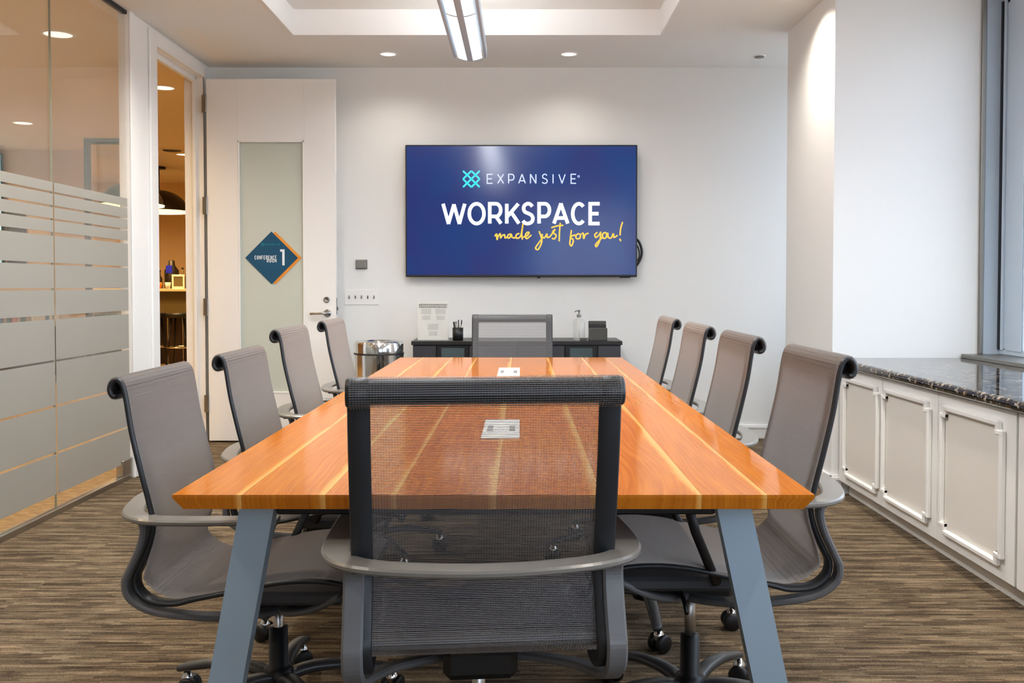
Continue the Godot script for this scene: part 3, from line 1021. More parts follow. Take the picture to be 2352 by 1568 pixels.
# ------------------------------------------------------------------ ceiling lights
func build_ceiling_lights() -> void:
	# linear pendant with two curved lens rows
	var o := thing("linear_pendant", "long metal pendant light with two white lens rows over the table", "pendant lamp", Vector3(-0.29, 2.44, -5.60))
	var length := 3.66
	var hw := 0.096
	var st := mb(true)
	# arched cross-section of the lens: bottom curve
	var cross := []
	for k in 13:
		var x := lerpf(-hw + 0.012, hw - 0.012, k / 12.0)
		cross.append(Vector2(x, 0.030 * pow(absf(x) / hw, 2.0)))
	var rows := [[1, 5], [7, 11]]
	for row in rows:
		for seg in 4:
			st = mb(true)
			var z0 := seg * length / 4.0 + (0.004 if seg == 0 else 0.006)
			var z1 := (seg + 1) * length / 4.0 - 0.006
			for k in range(row[0], row[1]):
				var a: Vector2 = cross[k]
				var b: Vector2 = cross[k + 1]
				poly(st, [Vector3(a.x, a.y, z0), Vector3(b.x, b.y, z0), Vector3(b.x, b.y, z1), Vector3(a.x, a.y, z1)], Vector3.DOWN)
			part(o, "light_lens", st, M.lens_glow)
	st = mb()
	box(st, Vector3(-0.017, -0.004, 0), Vector3(0.017, 0.02, length), 0.003)
	part(o, "centre_rail", st, M.aluminium)
	for s in [-1.0, 1.0]:
		st = mb()
		var pts := [Vector3(s * (hw - 0.016), 0.019, 0), Vector3(s * (hw - 0.016), 0.019, length)]
		box(st, Vector3(s * (hw - 0.008) - 0.009, 0.016, 0), Vector3(s * (hw - 0.008) + 0.009, 0.075, length), 0.003)
		part(o, "side_rail", st, M.aluminium)
	for z in [0.0, 0.915, 1.83, 2.745, 3.652]:
		st = mb()
		for k in range(1, 11):
			var a: Vector2 = cross[k]
			var b: Vector2 = cross[k + 1]
			var q := [Vector3(a.x, a.y - 0.002, z - 0.006), Vector3(b.x, b.y - 0.002, z - 0.006), Vector3(b.x, b.y - 0.002, z + 0.008), Vector3(a.x, a.y - 0.002, z + 0.008)]
			poly(st, q, Vector3.DOWN)
			for e in [0, 2]:
				var p1: Vector3 = q[e]
				var p2: Vector3 = q[e + 1]
				poly(st, [p1, p2, p2 + Vector3.UP * 0.01, p1 + Vector3.UP * 0.01], Vector3(0, 0, -1 if e == 0 else 1))
		part(o, "cross_rib", st, M.aluminium)
	st = mb()
	box(st, Vector3(-hw + 0.016, 0.055, 0.002), Vector3(hw - 0.016, 0.085, length - 0.002), 0.006)
	part(o, "housing", st, M.aluminium)
	st = mb()
	box(st, Vector3(-0.05, 0.085, 0.03), Vector3(0.05, 0.088, length - 0.03))
	part(o, "added_uplight_lens", st, M.lens_glow)  # glowing strip added on the unseen top of the pendant
	for z in [0.5, length - 0.5]:
		st = mb(true)
		tube(st, [Vector3(0, 0.085, z), Vector3(0, 0.46, z)], 0.003, 6, Vector3.RIGHT)
		part(o, "suspension_cable", st, M.steel)
	var tone := Color(0.985, 0.99, 1.0)
	area(Vector3(0, -0.008, length / 2.0), Vector3.DOWN, Vector2(0.15, length), PENDANT_DOWN, tone, "pendant_light", o)
	area(Vector3(0, 0.090, length / 2.0), Vector3.UP, Vector2(0.10, length), ADDED_UP, tone, "added_uplight", o)  # uplight added to brighten the sides of the coffer
	# downlights by the screen wall and pier, plus unseen ones added as fill light
	var warm := Color(1.0, 0.965, 0.91)
	for p in [[Vector2(-0.915, 6.68), "recessed downlight above the wall screen, on the door side", 0.22], [Vector2(0.337, 6.68), "recessed downlight above the wall screen, on the window side", 0.22], [Vector2(1.50, 5.36), "recessed downlight beside the white pier", 1.0],
			[Vector2(-1.9, 3.6), "unseen downlight added along the glass partition, nearer the door", 1.9], [Vector2(-1.9, 1.3), "unseen downlight added along the glass partition, farther from the door", 1.2], [Vector2(1.40, 3.4), "unseen downlight added along the window counter, second from the pier", 2.3], [Vector2(1.40, 1.3), "unseen downlight added along the window counter, third from the pier", 1.2], [Vector2(-1.55, 5.25), "unseen fill downlight added in front of the open door", 1.4]]:
		downlight(Vector3(p[0].x, TOP, -p[0].y), p[1], "recessed ceiling downlights in the meeting room", p[2], warm, 0.052)
	var sp := thing("sprinkler_cover", "small round sprinkler cover in the ceiling by the window bay", "sprinkler", Vector3(1.67, TOP, -6.74))
	st = mb(true)
	lathe(st, [Vector2(0, -0.012), Vector2(0.034, -0.012), Vector2(0.036, -0.008)], Vector3.ZERO, 20)
	part(sp, "plate", st, M.grey_plastic)
	st = mb(true)
	lathe(st, [Vector2(0.03, -0.008), Vector2(0.044, -0.004), Vector2(0.046, 0.0)], Vector3.ZERO, 20)
	part(sp, "rim", st, M.white_gloss)

# ------------------------------------------------------------------ table
func build_table() -> void:
	var x0 := -0.662
	var x1 := 0.560
	var near := 1.81
	var far := 5.28
	var t := thing("conference_table", "long conference table with orange wood top on blue-grey steel legs", "table", Vector3(-0.05, 0, -3.545))
	var org := t.position
	var cuts := [x0, -0.53, -0.37, -0.235, -0.045, 0.156, 0.345, 0.47, x1]
	var ty := 0.74
	var by := 0.712
	var lip := 0.020
	for i in cuts.size() - 1:
		var a: float = cuts[i] - org.x
		var b: float = cuts[i + 1] - org.x
		var g0 := 0.0 if i == 0 else 0.00025
		var g1 := 0.0 if i == cuts.size() - 2 else 0.00025
		a += g0; b -= g1
		var za := -near - org.z
		var zb := -far - org.z
		var la := a + (lip if i == 0 else 0.0)
		var lb := b - (lip if i == cuts.size() - 2 else 0.0)
		var T := [Vector3(a, ty, za), Vector3(b, ty, za), Vector3(b, ty, zb), Vector3(a, ty, zb)]
		var mid := ty - 0.006
		var Mx := [Vector3(a, mid, za), Vector3(b, mid, za), Vector3(b, mid, zb), Vector3(a, mid, zb)]
		var B := [Vector3(la, by, za - 0.004), Vector3(lb, by, za - 0.004), Vector3(lb, by, zb + 0.004), Vector3(la, by, zb + 0.004)]
		var st := mb()
		var mirror: bool = i < 7
		var v0 := 0.13 * i
		var u0 := 1.0 if mirror else 0.0
		var u1 := 0.0 if mirror else 1.0
		if i == 7: u0 = 0.35
		var uvt := [Vector2(u0, v0), Vector2(u1, v0), Vector2(u1, v0 + 0.9), Vector2(u0, v0 + 0.9)]
		poly(st, T, Vector3.UP, uvt)
		poly(st, B, Vector3.DOWN, uvt)
		for pair in [[T, Mx], [Mx, B]]:
			var P: Array = pair[0]
			var Q: Array = pair[1]
			poly(st, [P[0], P[1], Q[1], Q[0]], Vector3.BACK, [uvt[0], uvt[1], uvt[1] + Vector2(0, -0.01), uvt[0] + Vector2(0, -0.01)])
			poly(st, [P[2], P[3], Q[3], Q[2]], Vector3.FORWARD, [uvt[2], uvt[3], uvt[3] + Vector2(0, 0.01), uvt[2] + Vector2(0, 0.01)])
			poly(st, [P[0], P[3], Q[3], Q[0]], Vector3.LEFT, [Vector2(0.5, v0), Vector2(0.5, v0 + 0.9), Vector2(0.62, v0 + 0.9), Vector2(0.62, v0)])
			poly(st, [P[1], P[2], Q[2], Q[1]], Vector3.RIGHT, [Vector2(0.5, v0), Vector2(0.5, v0 + 0.9), Vector2(0.62, v0 + 0.9), Vector2(0.62, v0)])
		part(t, "stave", st, M["wood_%d" % (i % 3)])
	# splayed blade legs
	for q in [[-0.525, -0.595, 1.93], [0.425, 0.505, 1.93], [-0.525, -0.595, 5.235], [0.425, 0.505, 5.235]]:
		var st := mb()
		var top := Vector3(q[0] - org.x, by, -q[2] - org.z)
		var foot := Vector3(q[0] + (q[1] - q[0]) * 1.9 - org.x, 0.0, -q[2] - org.z)
		var hx := 0.0345
		var hz := 0.020
		var ring := func(c: Vector3) -> Array: return [c + Vector3(-hx, 0, -hz), c + Vector3(hx, 0, -hz), c + Vector3(hx, 0, hz), c + Vector3(-hx, 0, hz)]
		var A: Array = ring.call(top)
		var Bq: Array = ring.call(foot)
		for k in 4:
			var k2 := (k + 1) % 4
			poly(st, [A[k], A[k2], Bq[k2], Bq[k]], (A[k] + A[k2]) / 2.0 - top)
		poly(st, A, Vector3.UP)
		poly(st, Bq, Vector3.DOWN)
		part(t, "leg", st, M.leg_paint)
	for d in [1.93, 5.235]:
		var st := mb()
		box(st, Vector3(-0.49 - org.x, by - 0.034, -d - 0.02 - org.z), Vector3(0.39 - org.x, by, -d + 0.02 - org.z), 0.003)
		part(t, "cross_beam", st, M.black_metal)
	for x in [-0.40, 0.30]:
		var st := mb()
		box(st, Vector3(x - 0.02 - org.x, by - 0.034, -5.18 - org.z), Vector3(x + 0.02 - org.x, by, -1.95 - org.z), 0.003)
		part(t, "side_beam", st, M.black_metal)
	# power plates let into the top
	for d in [[2.47, 2.80, "near the table end away from the screen"], [4.14, 4.58, "near the table end before the screen"]]:
		var c := Vector3(-0.052, ty, -(d[0] + d[1]) / 2.0)
		var half: float = (d[1] - d[0]) / 2.0
		var p := thing("power_plate", "cream power outlet plate in the table top, " + d[2], "power outlet", c, 0, "power plates in the table")
		var st := mb()
		box(st, Vector3(-0.05, 0, -half), Vector3(0.05, 0.004, half), 0.0015)
		part(p, "plate", st, M.cream_plastic)
		st = mb()
		box(st, Vector3(-0.042, 0.004, -half * 0.86), Vector3(0.042, 0.0052, half * 0.86), 0.0004)
		part(p, "cover", st, M.cream_plastic)
		for x in [-0.030, 0.030]:
			st = mb()
			box(st, Vector3(x - 0.008, 0.0052, -half * 0.22), Vector3(x + 0.008, 0.0062, half * 0.34))
			part(p, "socket", st, M.grey_plastic)

# ------------------------------------------------------------------ chairs
const PROFILE := [Vector2(-0.036, 0.871), Vector2(-0.045, 0.873), Vector2(-0.051, 0.887), Vector2(-0.046, 0.904), Vector2(-0.034, 0.911), Vector2(-0.021, 0.899), Vector2(-0.013, 0.868), Vector2(0.000, 0.785), Vector2(0.021, 0.691), Vector2(0.042, 0.606), Vector2(0.050, 0.558), Vector2(0.040, 0.512), Vector2(0.018, 0.462), Vector2(0.004, 0.430), Vector2(0.012, 0.397), Vector2(0.045, 0.373), Vector2(0.098, 0.368), Vector2(0.150, 0.380), Vector2(0.256, 0.401), Vector2(0.340, 0.418), Vector2(0.424, 0.424), Vector2(0.500, 0.416), Vector2(0.545, 0.392)]

func make_chair() -> Node3D:
	var o := Node3D.new()
	var line := smooth_line(PROFILE, 6)
	var path := []
	for p in line: path.append(Vector3(0, p.y, p.x))
	# lengths along the profile
	var cum := [0.0]
	for i in range(1, path.size()): cum.append(cum[i - 1] + path[i].distance_to(path[i - 1]))
	var total: float = cum[-1]
	var point := func(s: float) -> Vector3:
		for i in range(1, path.size()):
			if cum[i] >= s: return path[i - 1].lerp(path[i], (s - cum[i - 1]) / maxf(cum[i] - cum[i - 1], 1e-6))
		return path[-1]
	var half := 0.236
	var bend: float = cum[14 * 6 + 2]      # where the back turns into the seat
	# the woven sling: cross threads, then thin upright threads on edge; too fine to count
	var st := mb()
	var pitch := 0.0031
	var n := int(total / pitch)
	for k in n:
		var a: Vector3 = point.call(k * pitch)
		var b: Vector3 = point.call(k * pitch + 0.00145)
		var tt := (b - a).normalized()
		var nn := Vector3(0, tt.z, -tt.y)
		var off := 0.0075 + 0.024 * exp(-pow((k * pitch - bend) / 0.075, 2.0))
		a += nn * off
		b += nn * off
		poly(st, [a + Vector3(-half, 0, 0), a + Vector3(half, 0, 0), b + Vector3(half, 0, 0), b + Vector3(-half, 0, 0)], nn)
	var sling := part(o, "sling_mesh", st, M.mesh_thread)
	sling.set_meta("kind", "stuff")
	st = mb()
	var strips := 94
	for k in strips:
		var x := lerpf(-half, half, (k + 0.5) / strips)
		for i in range(0, path.size() - 2, 2):
			var a: Vector3 = path[i]
			var b: Vector3 = path[mini(i + 2, path.size() - 1)]
			var tt := (b - a).normalized()
			var nn := Vector3(0, tt.z, -tt.y) * 0.0013
			a += nn / 0.0013 * (0.0073 + 0.024 * exp(-pow((cum[i] - bend) / 0.075, 2.0)))
			b += nn / 0.0013 * (0.0073 + 0.024 * exp(-pow((cum[mini(i + 2, path.size() - 1)] - bend) / 0.075, 2.0)))
			poly(st, [a + nn + Vector3(x, 0, 0), b + nn + Vector3(x, 0, 0), b - nn + Vector3(x, 0, 0), a - nn + Vector3(x, 0, 0)], Vector3.RIGHT)
	var warp := part(o, "sling_threads", st, M.blade_thread)
	warp.set_meta("kind", "stuff")
	# side rails
	for s in [-1.0, 1.0]:
		st = mb(true)
		var rail := []
		for p in path: rail.append(p + Vector3(s * 0.2225, 0, 0))
		sweep(st, rail, flat_section(0.040, 0.011), Vector3.RIGHT)
		part(o, "side_rail", st, M.chair_rail)
	# rolled top
	st = mb(true)
	var roll := []
	for i in range(0, 34): roll.append(path[i])
	for s in [0]:
		var prev: Vector3 = roll[0]
		for i in range(1, roll.size()):
			var a: Vector3 = roll[i - 1]
			var b: Vector3 = roll[i]
			var nn := Vector3(0, (b - a).z, -(b - a).y).normalized() * 0.002
			poly(st, [a + nn + Vector3(-0.21, 0, 0), a + nn + Vector3(0.21, 0, 0), b + nn + Vector3(0.21, 0, 0), b + nn + Vector3(-0.21, 0, 0)], nn)
			poly(st, [a - nn + Vector3(-0.21, 0, 0), a - nn + Vector3(0.21, 0, 0), b - nn + Vector3(0.21, 0, 0), b - nn + Vector3(-0.21, 0, 0)], -nn)
	part(o, "top_roll", st, M.chair_rail)
	st = mb(true)
	tube(st, [Vector3(-0.205, 0.889, -0.036), Vector3(0.205, 0.889, -0.036)], 0.007, 10, Vector3.UP)
	part(o, "top_rod", st, M.chair_rail)
	# front edge roll
	st = mb(true)
	tube(st, [Vector3(-0.242, 0.39, 0.545), Vector3(0.242, 0.39, 0.545)], 0.010, 10, Vector3.UP)
	part(o, "front_rod", st, M.chair_rail)
	# outer back frames that carry the sling and run in to the mechanism
	for s in [-1.0, 1.0]:
		var f := smooth_line([Vector3(s * 0.236, 0.580, 0.018), Vector3(s * 0.236, 0.552, 0.030), Vector3(s * 0.236, 0.508, 0.020), Vector3(s * 0.236, 0.455, -0.004), Vector3(s * 0.236, 0.425, -0.016), Vector3(s * 0.235, 0.388, -0.008), Vector3(s * 0.230, 0.356, 0.034), Vector3(s * 0.218, 0.338, 0.100), Vector3(s * 0.180, 0.318, 0.195), Vector3(s * 0.095, 0.300, 0.285), Vector3(s * 0.040, 0.298, 0.300)], 5)
		st = mb()
		sweep(st, f, flat_section(0.038, 0.015), Vector3.RIGHT)
		part(o, "back_frame", st, M.chair_frame)
	for s in [-1.0, 1.0]:
		st = mb(true)
		sweep(st, smooth_line([Vector3(s * 0.05, 0.300, 0.31), Vector3(s * 0.11, 0.306, 0.345), Vector3(s * 0.17, 0.335, 0.42), Vector3(s * 0.205, 0.378, 0.495)], 4), flat_section(0.032, 0.015), Vector3.RIGHT)
		part(o, "seat_support", st, M.chair_frame)
	# arms: one loop round the back, and struts down to the seat
	var plan := [Vector2(0.268, 0.36), Vector2(0.274, 0.26), Vector2(0.277, 0.16), Vector2(0.272, 0.08), Vector2(0.248, 0.024), Vector2(0.195, -0.014), Vector2(0.10, -0.040)]
	var arm := []
	for q in plan: arm.append(Vector3(-q.x, 0.580, q.y))
	arm.append(Vector3(0, 0.580, -0.050))
	for k in range(plan.size() - 1, -1, -1): arm.append(Vector3(plan[k].x, 0.580, plan[k].y))
	arm = smooth_line(arm, 5)
	st = mb()
	var sec := flat_section(0.054, 0.014)
	var rings := []
	for i in arm.size():
		var tg: Vector3 = (arm[mini(i + 1, arm.size() - 1)] - arm[maxi(i - 1, 0)]).normalized()
		var sd := tg.cross(Vector3.UP).normalized()
		var ring := []
		for q in sec: ring.append(arm[i] + sd * q.x + Vector3.UP * q.y)
		rings.append(ring)
	for i in rings.size() - 1:
		for k in sec.size():
			var k2 := (k + 1) % sec.size()
			poly(st, [rings[i][k], rings[i][k2], rings[i + 1][k2], rings[i + 1][k]], (rings[i][k] + rings[i][k2]) / 2.0 - arm[i])
	poly(st, rings[0], arm[0] - arm[1])
	poly(st, rings[-1], arm[-1] - arm[-2])
	part(o, "arm_loop", st, M.chair_arm)
	for s in [-1.0, 1.0]:
		st = mb(true)
		sweep(st, [Vector3(s * 0.270, 0.576, 0.345), Vector3(s * 0.262, 0.51, 0.325), Vector3(s * 0.238, 0.43, 0.29), Vector3(s * 0.21, 0.375, 0.265)], flat_section(0.018, 0.022), Vector3.RIGHT)
		part(o, "arm_strut", st, M.black_plastic)
		st = mb()
		box(st, Vector3(s * 0.222 - 0.016, 0.566, -0.006), Vector3(s * 0.222 + 0.016, 0.580, 0.046), 0.004)
		part(o, "arm_bracket", st, M.black_plastic)
	# seat pan, mechanism, lever
	st = mb()
	box(st, Vector3(-0.205, 0.352, 0.215), Vector3(0.205, 0.386, 0.50), 0.012)
	part(o, "seat_pan", st, M.pan_plastic)
	st = mb()
	box(st, Vector3(-0.075, 0.285, 0.19), Vector3(0.075, 0.352, 0.40), 0.015)
	part(o, "mechanism", st, M.black_plastic)
	st = mb(true)
	tube(st, [Vector3(0.06, 0.32, 0.33), Vector3(0.17, 0.318, 0.335), Vector3(0.235, 0.312, 0.34)], 0.006, 6)
	part(o, "lever", st, M.black_plastic)
	st = mb(true)
	lathe(st, [Vector2(0, 0.14), Vector2(0.014, 0.14), Vector2(0.014, 0.29), Vector2(0, 0.29)], Vector3(0, 0, 0.29), 14)
	part(o, "gas_piston", st, M.steel)
	for c in o.get_children(): c.set_meta("raised", true)
	# column, five legs and casters stay on the floor
	st = mb(true)
	lathe(st, [Vector2(0, 0.075), Vector2(0.042, 0.075), Vector2(0.045, 0.10), Vector2(0.036, 0.125), Vector2(0.026, 0.13), Vector2(0.025, 0.23), Vector2(0.0, 0.231)], Vector3(0, 0, 0.29), 18)
	part(o, "column", st, M.black_metal)
	var legm: Mesh = null
	var capm: Mesh = null
	for k in 5:
		var a := TAU * k / 5.0 + 0.31
		var rot := Basis(Vector3.UP, a)
		if legm == null:
			st = mb(true)
			var lp := smooth_line([Vector3(0, 0.098, 0.03), Vector3(0, 0.112, 0.09), Vector3(0, 0.108, 0.19), Vector3(0, 0.088, 0.28), Vector3(0, 0.078, 0.315)], 3)
			sweep(st, lp, flat_section(0.044, 0.026), Vector3.RIGHT, 1.05, 0.65)
			var l := part(o, "base_leg", st, M.base_metal)
			l.transform = Transform3D(rot, Vector3(0, 0, 0.29))
			legm = l.mesh
		else:
			again(o, "base_leg", legm, Vector3(0, 0, 0.29), rot)
		# caster: hood and two wheels
		var cst := Node3D.new()
		cst.name = "caster"
		o.add_child(cst, true)
		cst.transform = Transform3D(rot * Basis(Vector3.UP, 0.9 + 1.3 * k), Vector3(0, 0, 0.29) + rot * Vector3(0, 0, 0.300))
		if capm == null:
			for s in [-1.0, 1.0]:
				st = mb(true)
				lathe(st, [Vector2(0, -0.011), Vector2(0.024, -0.011), Vector2(0.029, -0.007), Vector2(0.029, 0.007), Vector2(0.022, 0.011), Vector2(0, 0.013)], Vector3(s * 0.017, 0.029, 0.012), 18, Vector3(s, 0, 0))
				part(cst, "wheel", st, M.black_plastic)
			st = mb(true)
			lathe(st, [Vector2(0.010, 0), Vector2(0.018, 0.012), Vector2(0.018, 0.028), Vector2(0.010, 0.038), Vector2(0.006, 0.045), Vector2(0, 0.046)], Vector3(0, 0.03, 0.008), 14)
			part(cst, "hood", st, M.chrome)
			capm = st.commit()
			o.set_meta("caster_model", cst)
		else:
			for ch in o.get_meta("caster_model").get_children():
				again(cst, ch.name.rstrip("0123456789"), ch.mesh)
	o.remove_meta("caster_model")
	return o

func build_chairs() -> void:
	var model := make_chair()
	var group := "mesh chairs around the conference table"
	# [x of the lower back, depth of the chair's middle, turn, lift, label]
	var spots := [
		[-0.935, 2.53, 90.0, 0.0, "grey mesh office chair on the door side of the table, farthest from the wall screen"],
		[-0.925, 3.28, 90.0, 0.0, "grey mesh office chair on the door side, second from the far end without the screen"],
		[-0.925, 3.98, 90.0, 0.048, "grey mesh office chair on the door side, second from the screen end"],
		[-0.925, 4.86, 90.0, 0.048, "grey mesh office chair on the door side, closest to the chrome trash can"],
		[0.732, 2.47, -90.0, 0.055, "grey mesh office chair on the window side, in front of the white cabinet doors"],
		[0.715, 3.24, -90.0, 0.058, "grey mesh office chair on the window side, second from the end without the screen"],
		[0.715, 4.01, -90.0, 0.058, "grey mesh office chair on the window side, second from the screen end"],
		[0.722, 4.86, -90.0, 0.058, "grey mesh office chair on the window side, closest to the screen wall"],
		[-0.062, 1.70, 180.0, 0.062, "mesh office chair pushed in at the table end opposite the wall screen"],
		[-0.048, 5.745, 0.0, 0.045, "mesh office chair at the table end in front of the black credenza"],
	]
	for i in spots.size():
		var s: Array = spots[i]
		var c: Node3D = model.duplicate()
		c.name = numbered("office_chair")
		add_child(c, true)
		tag(c, s[4], "chair", group)
		c.rotation.y = deg_to_rad(s[2] + (5.0 if i == 8 else 0.0))
		c.position = Vector3(s[0], 0, -s[1])
		for ch in c.get_children():
			if ch.has_meta("raised"): ch.position.y = s[3]
	model.free()

# ------------------------------------------------------------------ cabinets under the window
func build_cabinets() -> void:
	var fx := 1.735
	var units := [[5.19, 3.335, "white panelled cabinet under the granite counter, against the pier"], [3.325, 1.47, "white panelled cabinet under the granite counter, next after the pier cabinet"]]
	for u in units:
		var a: float = u[0]
		var b: float = u[1]
		var o := thing("window_cabinet", u[2], "cabinet", Vector3(fx, 0, -a), 0, "cabinets under the window counter")
		# local: z runs from 0 at the far end to +len; front face looks to -x
		var l := a - b
		var st := mb()
		box(st, Vector3(0.02, 0.08, 0), Vector3(RIGHT - fx - 0.005, 0.698, l), 0.002)
		part(o, "body", st, M.cabinet_paint)
		st = mb()
		box(st, Vector3(0.055, 0, 0.005), Vector3(RIGHT - fx - 0.02, 0.08, l - 0.005))
		part(o, "toe_kick", st, M.panel_paint)
		var edges := [0.0, 0.615, 1.225, l]
		for k in 3:
			var z0: float = edges[k] + 0.003
			var z1: float = edges[k + 1] - 0.003
			st = mb()
			box(st, Vector3(0.0, 0.078, z0), Vector3(0.02, 0.696, z1), 0.002)
			var d := part(o, "door", st, M.cabinet_paint)
			var m0: float = z0 + (0.105 if k == 0 else 0.035 if k == 1 else 0.06)
			var m1: float = z1 - (0.03 if k == 0 else 0.06 if k == 1 else 0.075)
			var y0 := 0.135
			var y1 := 0.640
			var nt := 0.030
			st = mb()
			var bar := 0.011
			var proud := 0.020
			for r in [[m0 + nt, m1 - nt, y1], [m0 + nt, m1 - nt, y0]]:
				box(st, Vector3(-proud, r[2] - bar, r[0]), Vector3(0.001, r[2] + bar, r[1]), 0.005)
			for r in [[y0 + nt, y1 - nt, m0], [y0 + nt, y1 - nt, m1]]:
				box(st, Vector3(-proud, r[0], r[2] - bar), Vector3(0.001, r[1], r[2] + bar), 0.005)
			for cz in [[m0, 1.0], [m1, -1.0]]:
				for cyv in [[y0, 1.0], [y1, -1.0]]:
					var zz: float = cz[0] + cz[1] * nt
					var yy: float = cyv[0] + cyv[1] * nt
					# notch: two short returns meeting inside the corner
					var ya: float = minf(cyv[0], yy) - (bar if cyv[1] > 0 else 0.0)
					var yb: float = maxf(cyv[0], yy) + (bar if cyv[1] < 0 else 0.0)
					box(st, Vector3(-proud, minf(cyv[0], yy) - bar, zz - bar), Vector3(0.001, maxf(cyv[0], yy) + bar, zz + bar), 0.005)
					box(st, Vector3(-proud - 0.001, yy - bar, minf(cz[0], zz) - bar), Vector3(0.001, yy + bar, maxf(cz[0], zz) + bar), 0.005)
			part(d, "moulding", st, M.cabinet_paint)
			st = mb()
			box(st, Vector3(-0.0025, y0 + nt * 0.5, m0 + nt * 0.5), Vector3(0.0, y1 - nt * 0.5, m1 - nt * 0.5))
			part(d, "field_panel", st, M.panel_paint)
	# granite worktop in lengths, with a bullnose edge
	var g := thing("granite_counter", "polished dark speckled granite counter under the window", "counter", Vector3(1.70, 0.70, -PIER_NEAR))
	var far := 0.004
	var cuts := [far, 1.9, 3.8, PIER_NEAR - REAR - 0.01]
	for i in 3:
		var st := mb(true)
		var prof := []
		for k in 7:
			var a := -PI / 2 + PI * k / 6.0
			prof.append(Vector2(-cos(a) * 0.018 + 0.018, 0.022 + sin(a) * 0.021))
		var z0: float = cuts[i] + 0.0006
		var z1: float = cuts[i + 1] - 0.0006
		for k in 6:
			var p: Vector2 = prof[k]
			var q: Vector2 = prof[k + 1]
			poly(st, [Vector3(p.x, p.y, z0), Vector3(q.x, q.y, z0), Vector3(q.x, q.y, z1), Vector3(p.x, p.y, z1)], Vector3(-1, (p.y + q.y) * 0.5 - 0.022, 0))
		st.set_smooth_group(-1)
		var xr := RIGHT - 1.70 + 0.0
		poly(st, [Vector3(0.018, 0.043, z0), Vector3(xr, 0.043, z0), Vector3(xr, 0.043, z1), Vector3(0.018, 0.043, z1)], Vector3.UP)
		poly(st, [Vector3(0.018, 0.001, z0), Vector3(xr, 0.001, z0), Vector3(xr, 0.001, z1), Vector3(0.018, 0.001, z1)], Vector3.DOWN)
		poly(st, [Vector3(xr, 0.001, z0), Vector3(xr, 0.043, z0), Vector3(xr, 0.043, z1), Vector3(xr, 0.001, z1)], Vector3.RIGHT)
		for z in [z0, z1]:
			var ends := [Vector3(xr, 0.001, z), Vector3(xr, 0.043, z)]
			for k in range(6, -1, -1): ends.append(Vector3(prof[k].x, prof[k].y, z))
			poly(st, ends, Vector3(0, 0, -1 if z == z0 else 1))
		part(g, "slab", st, M.granite)

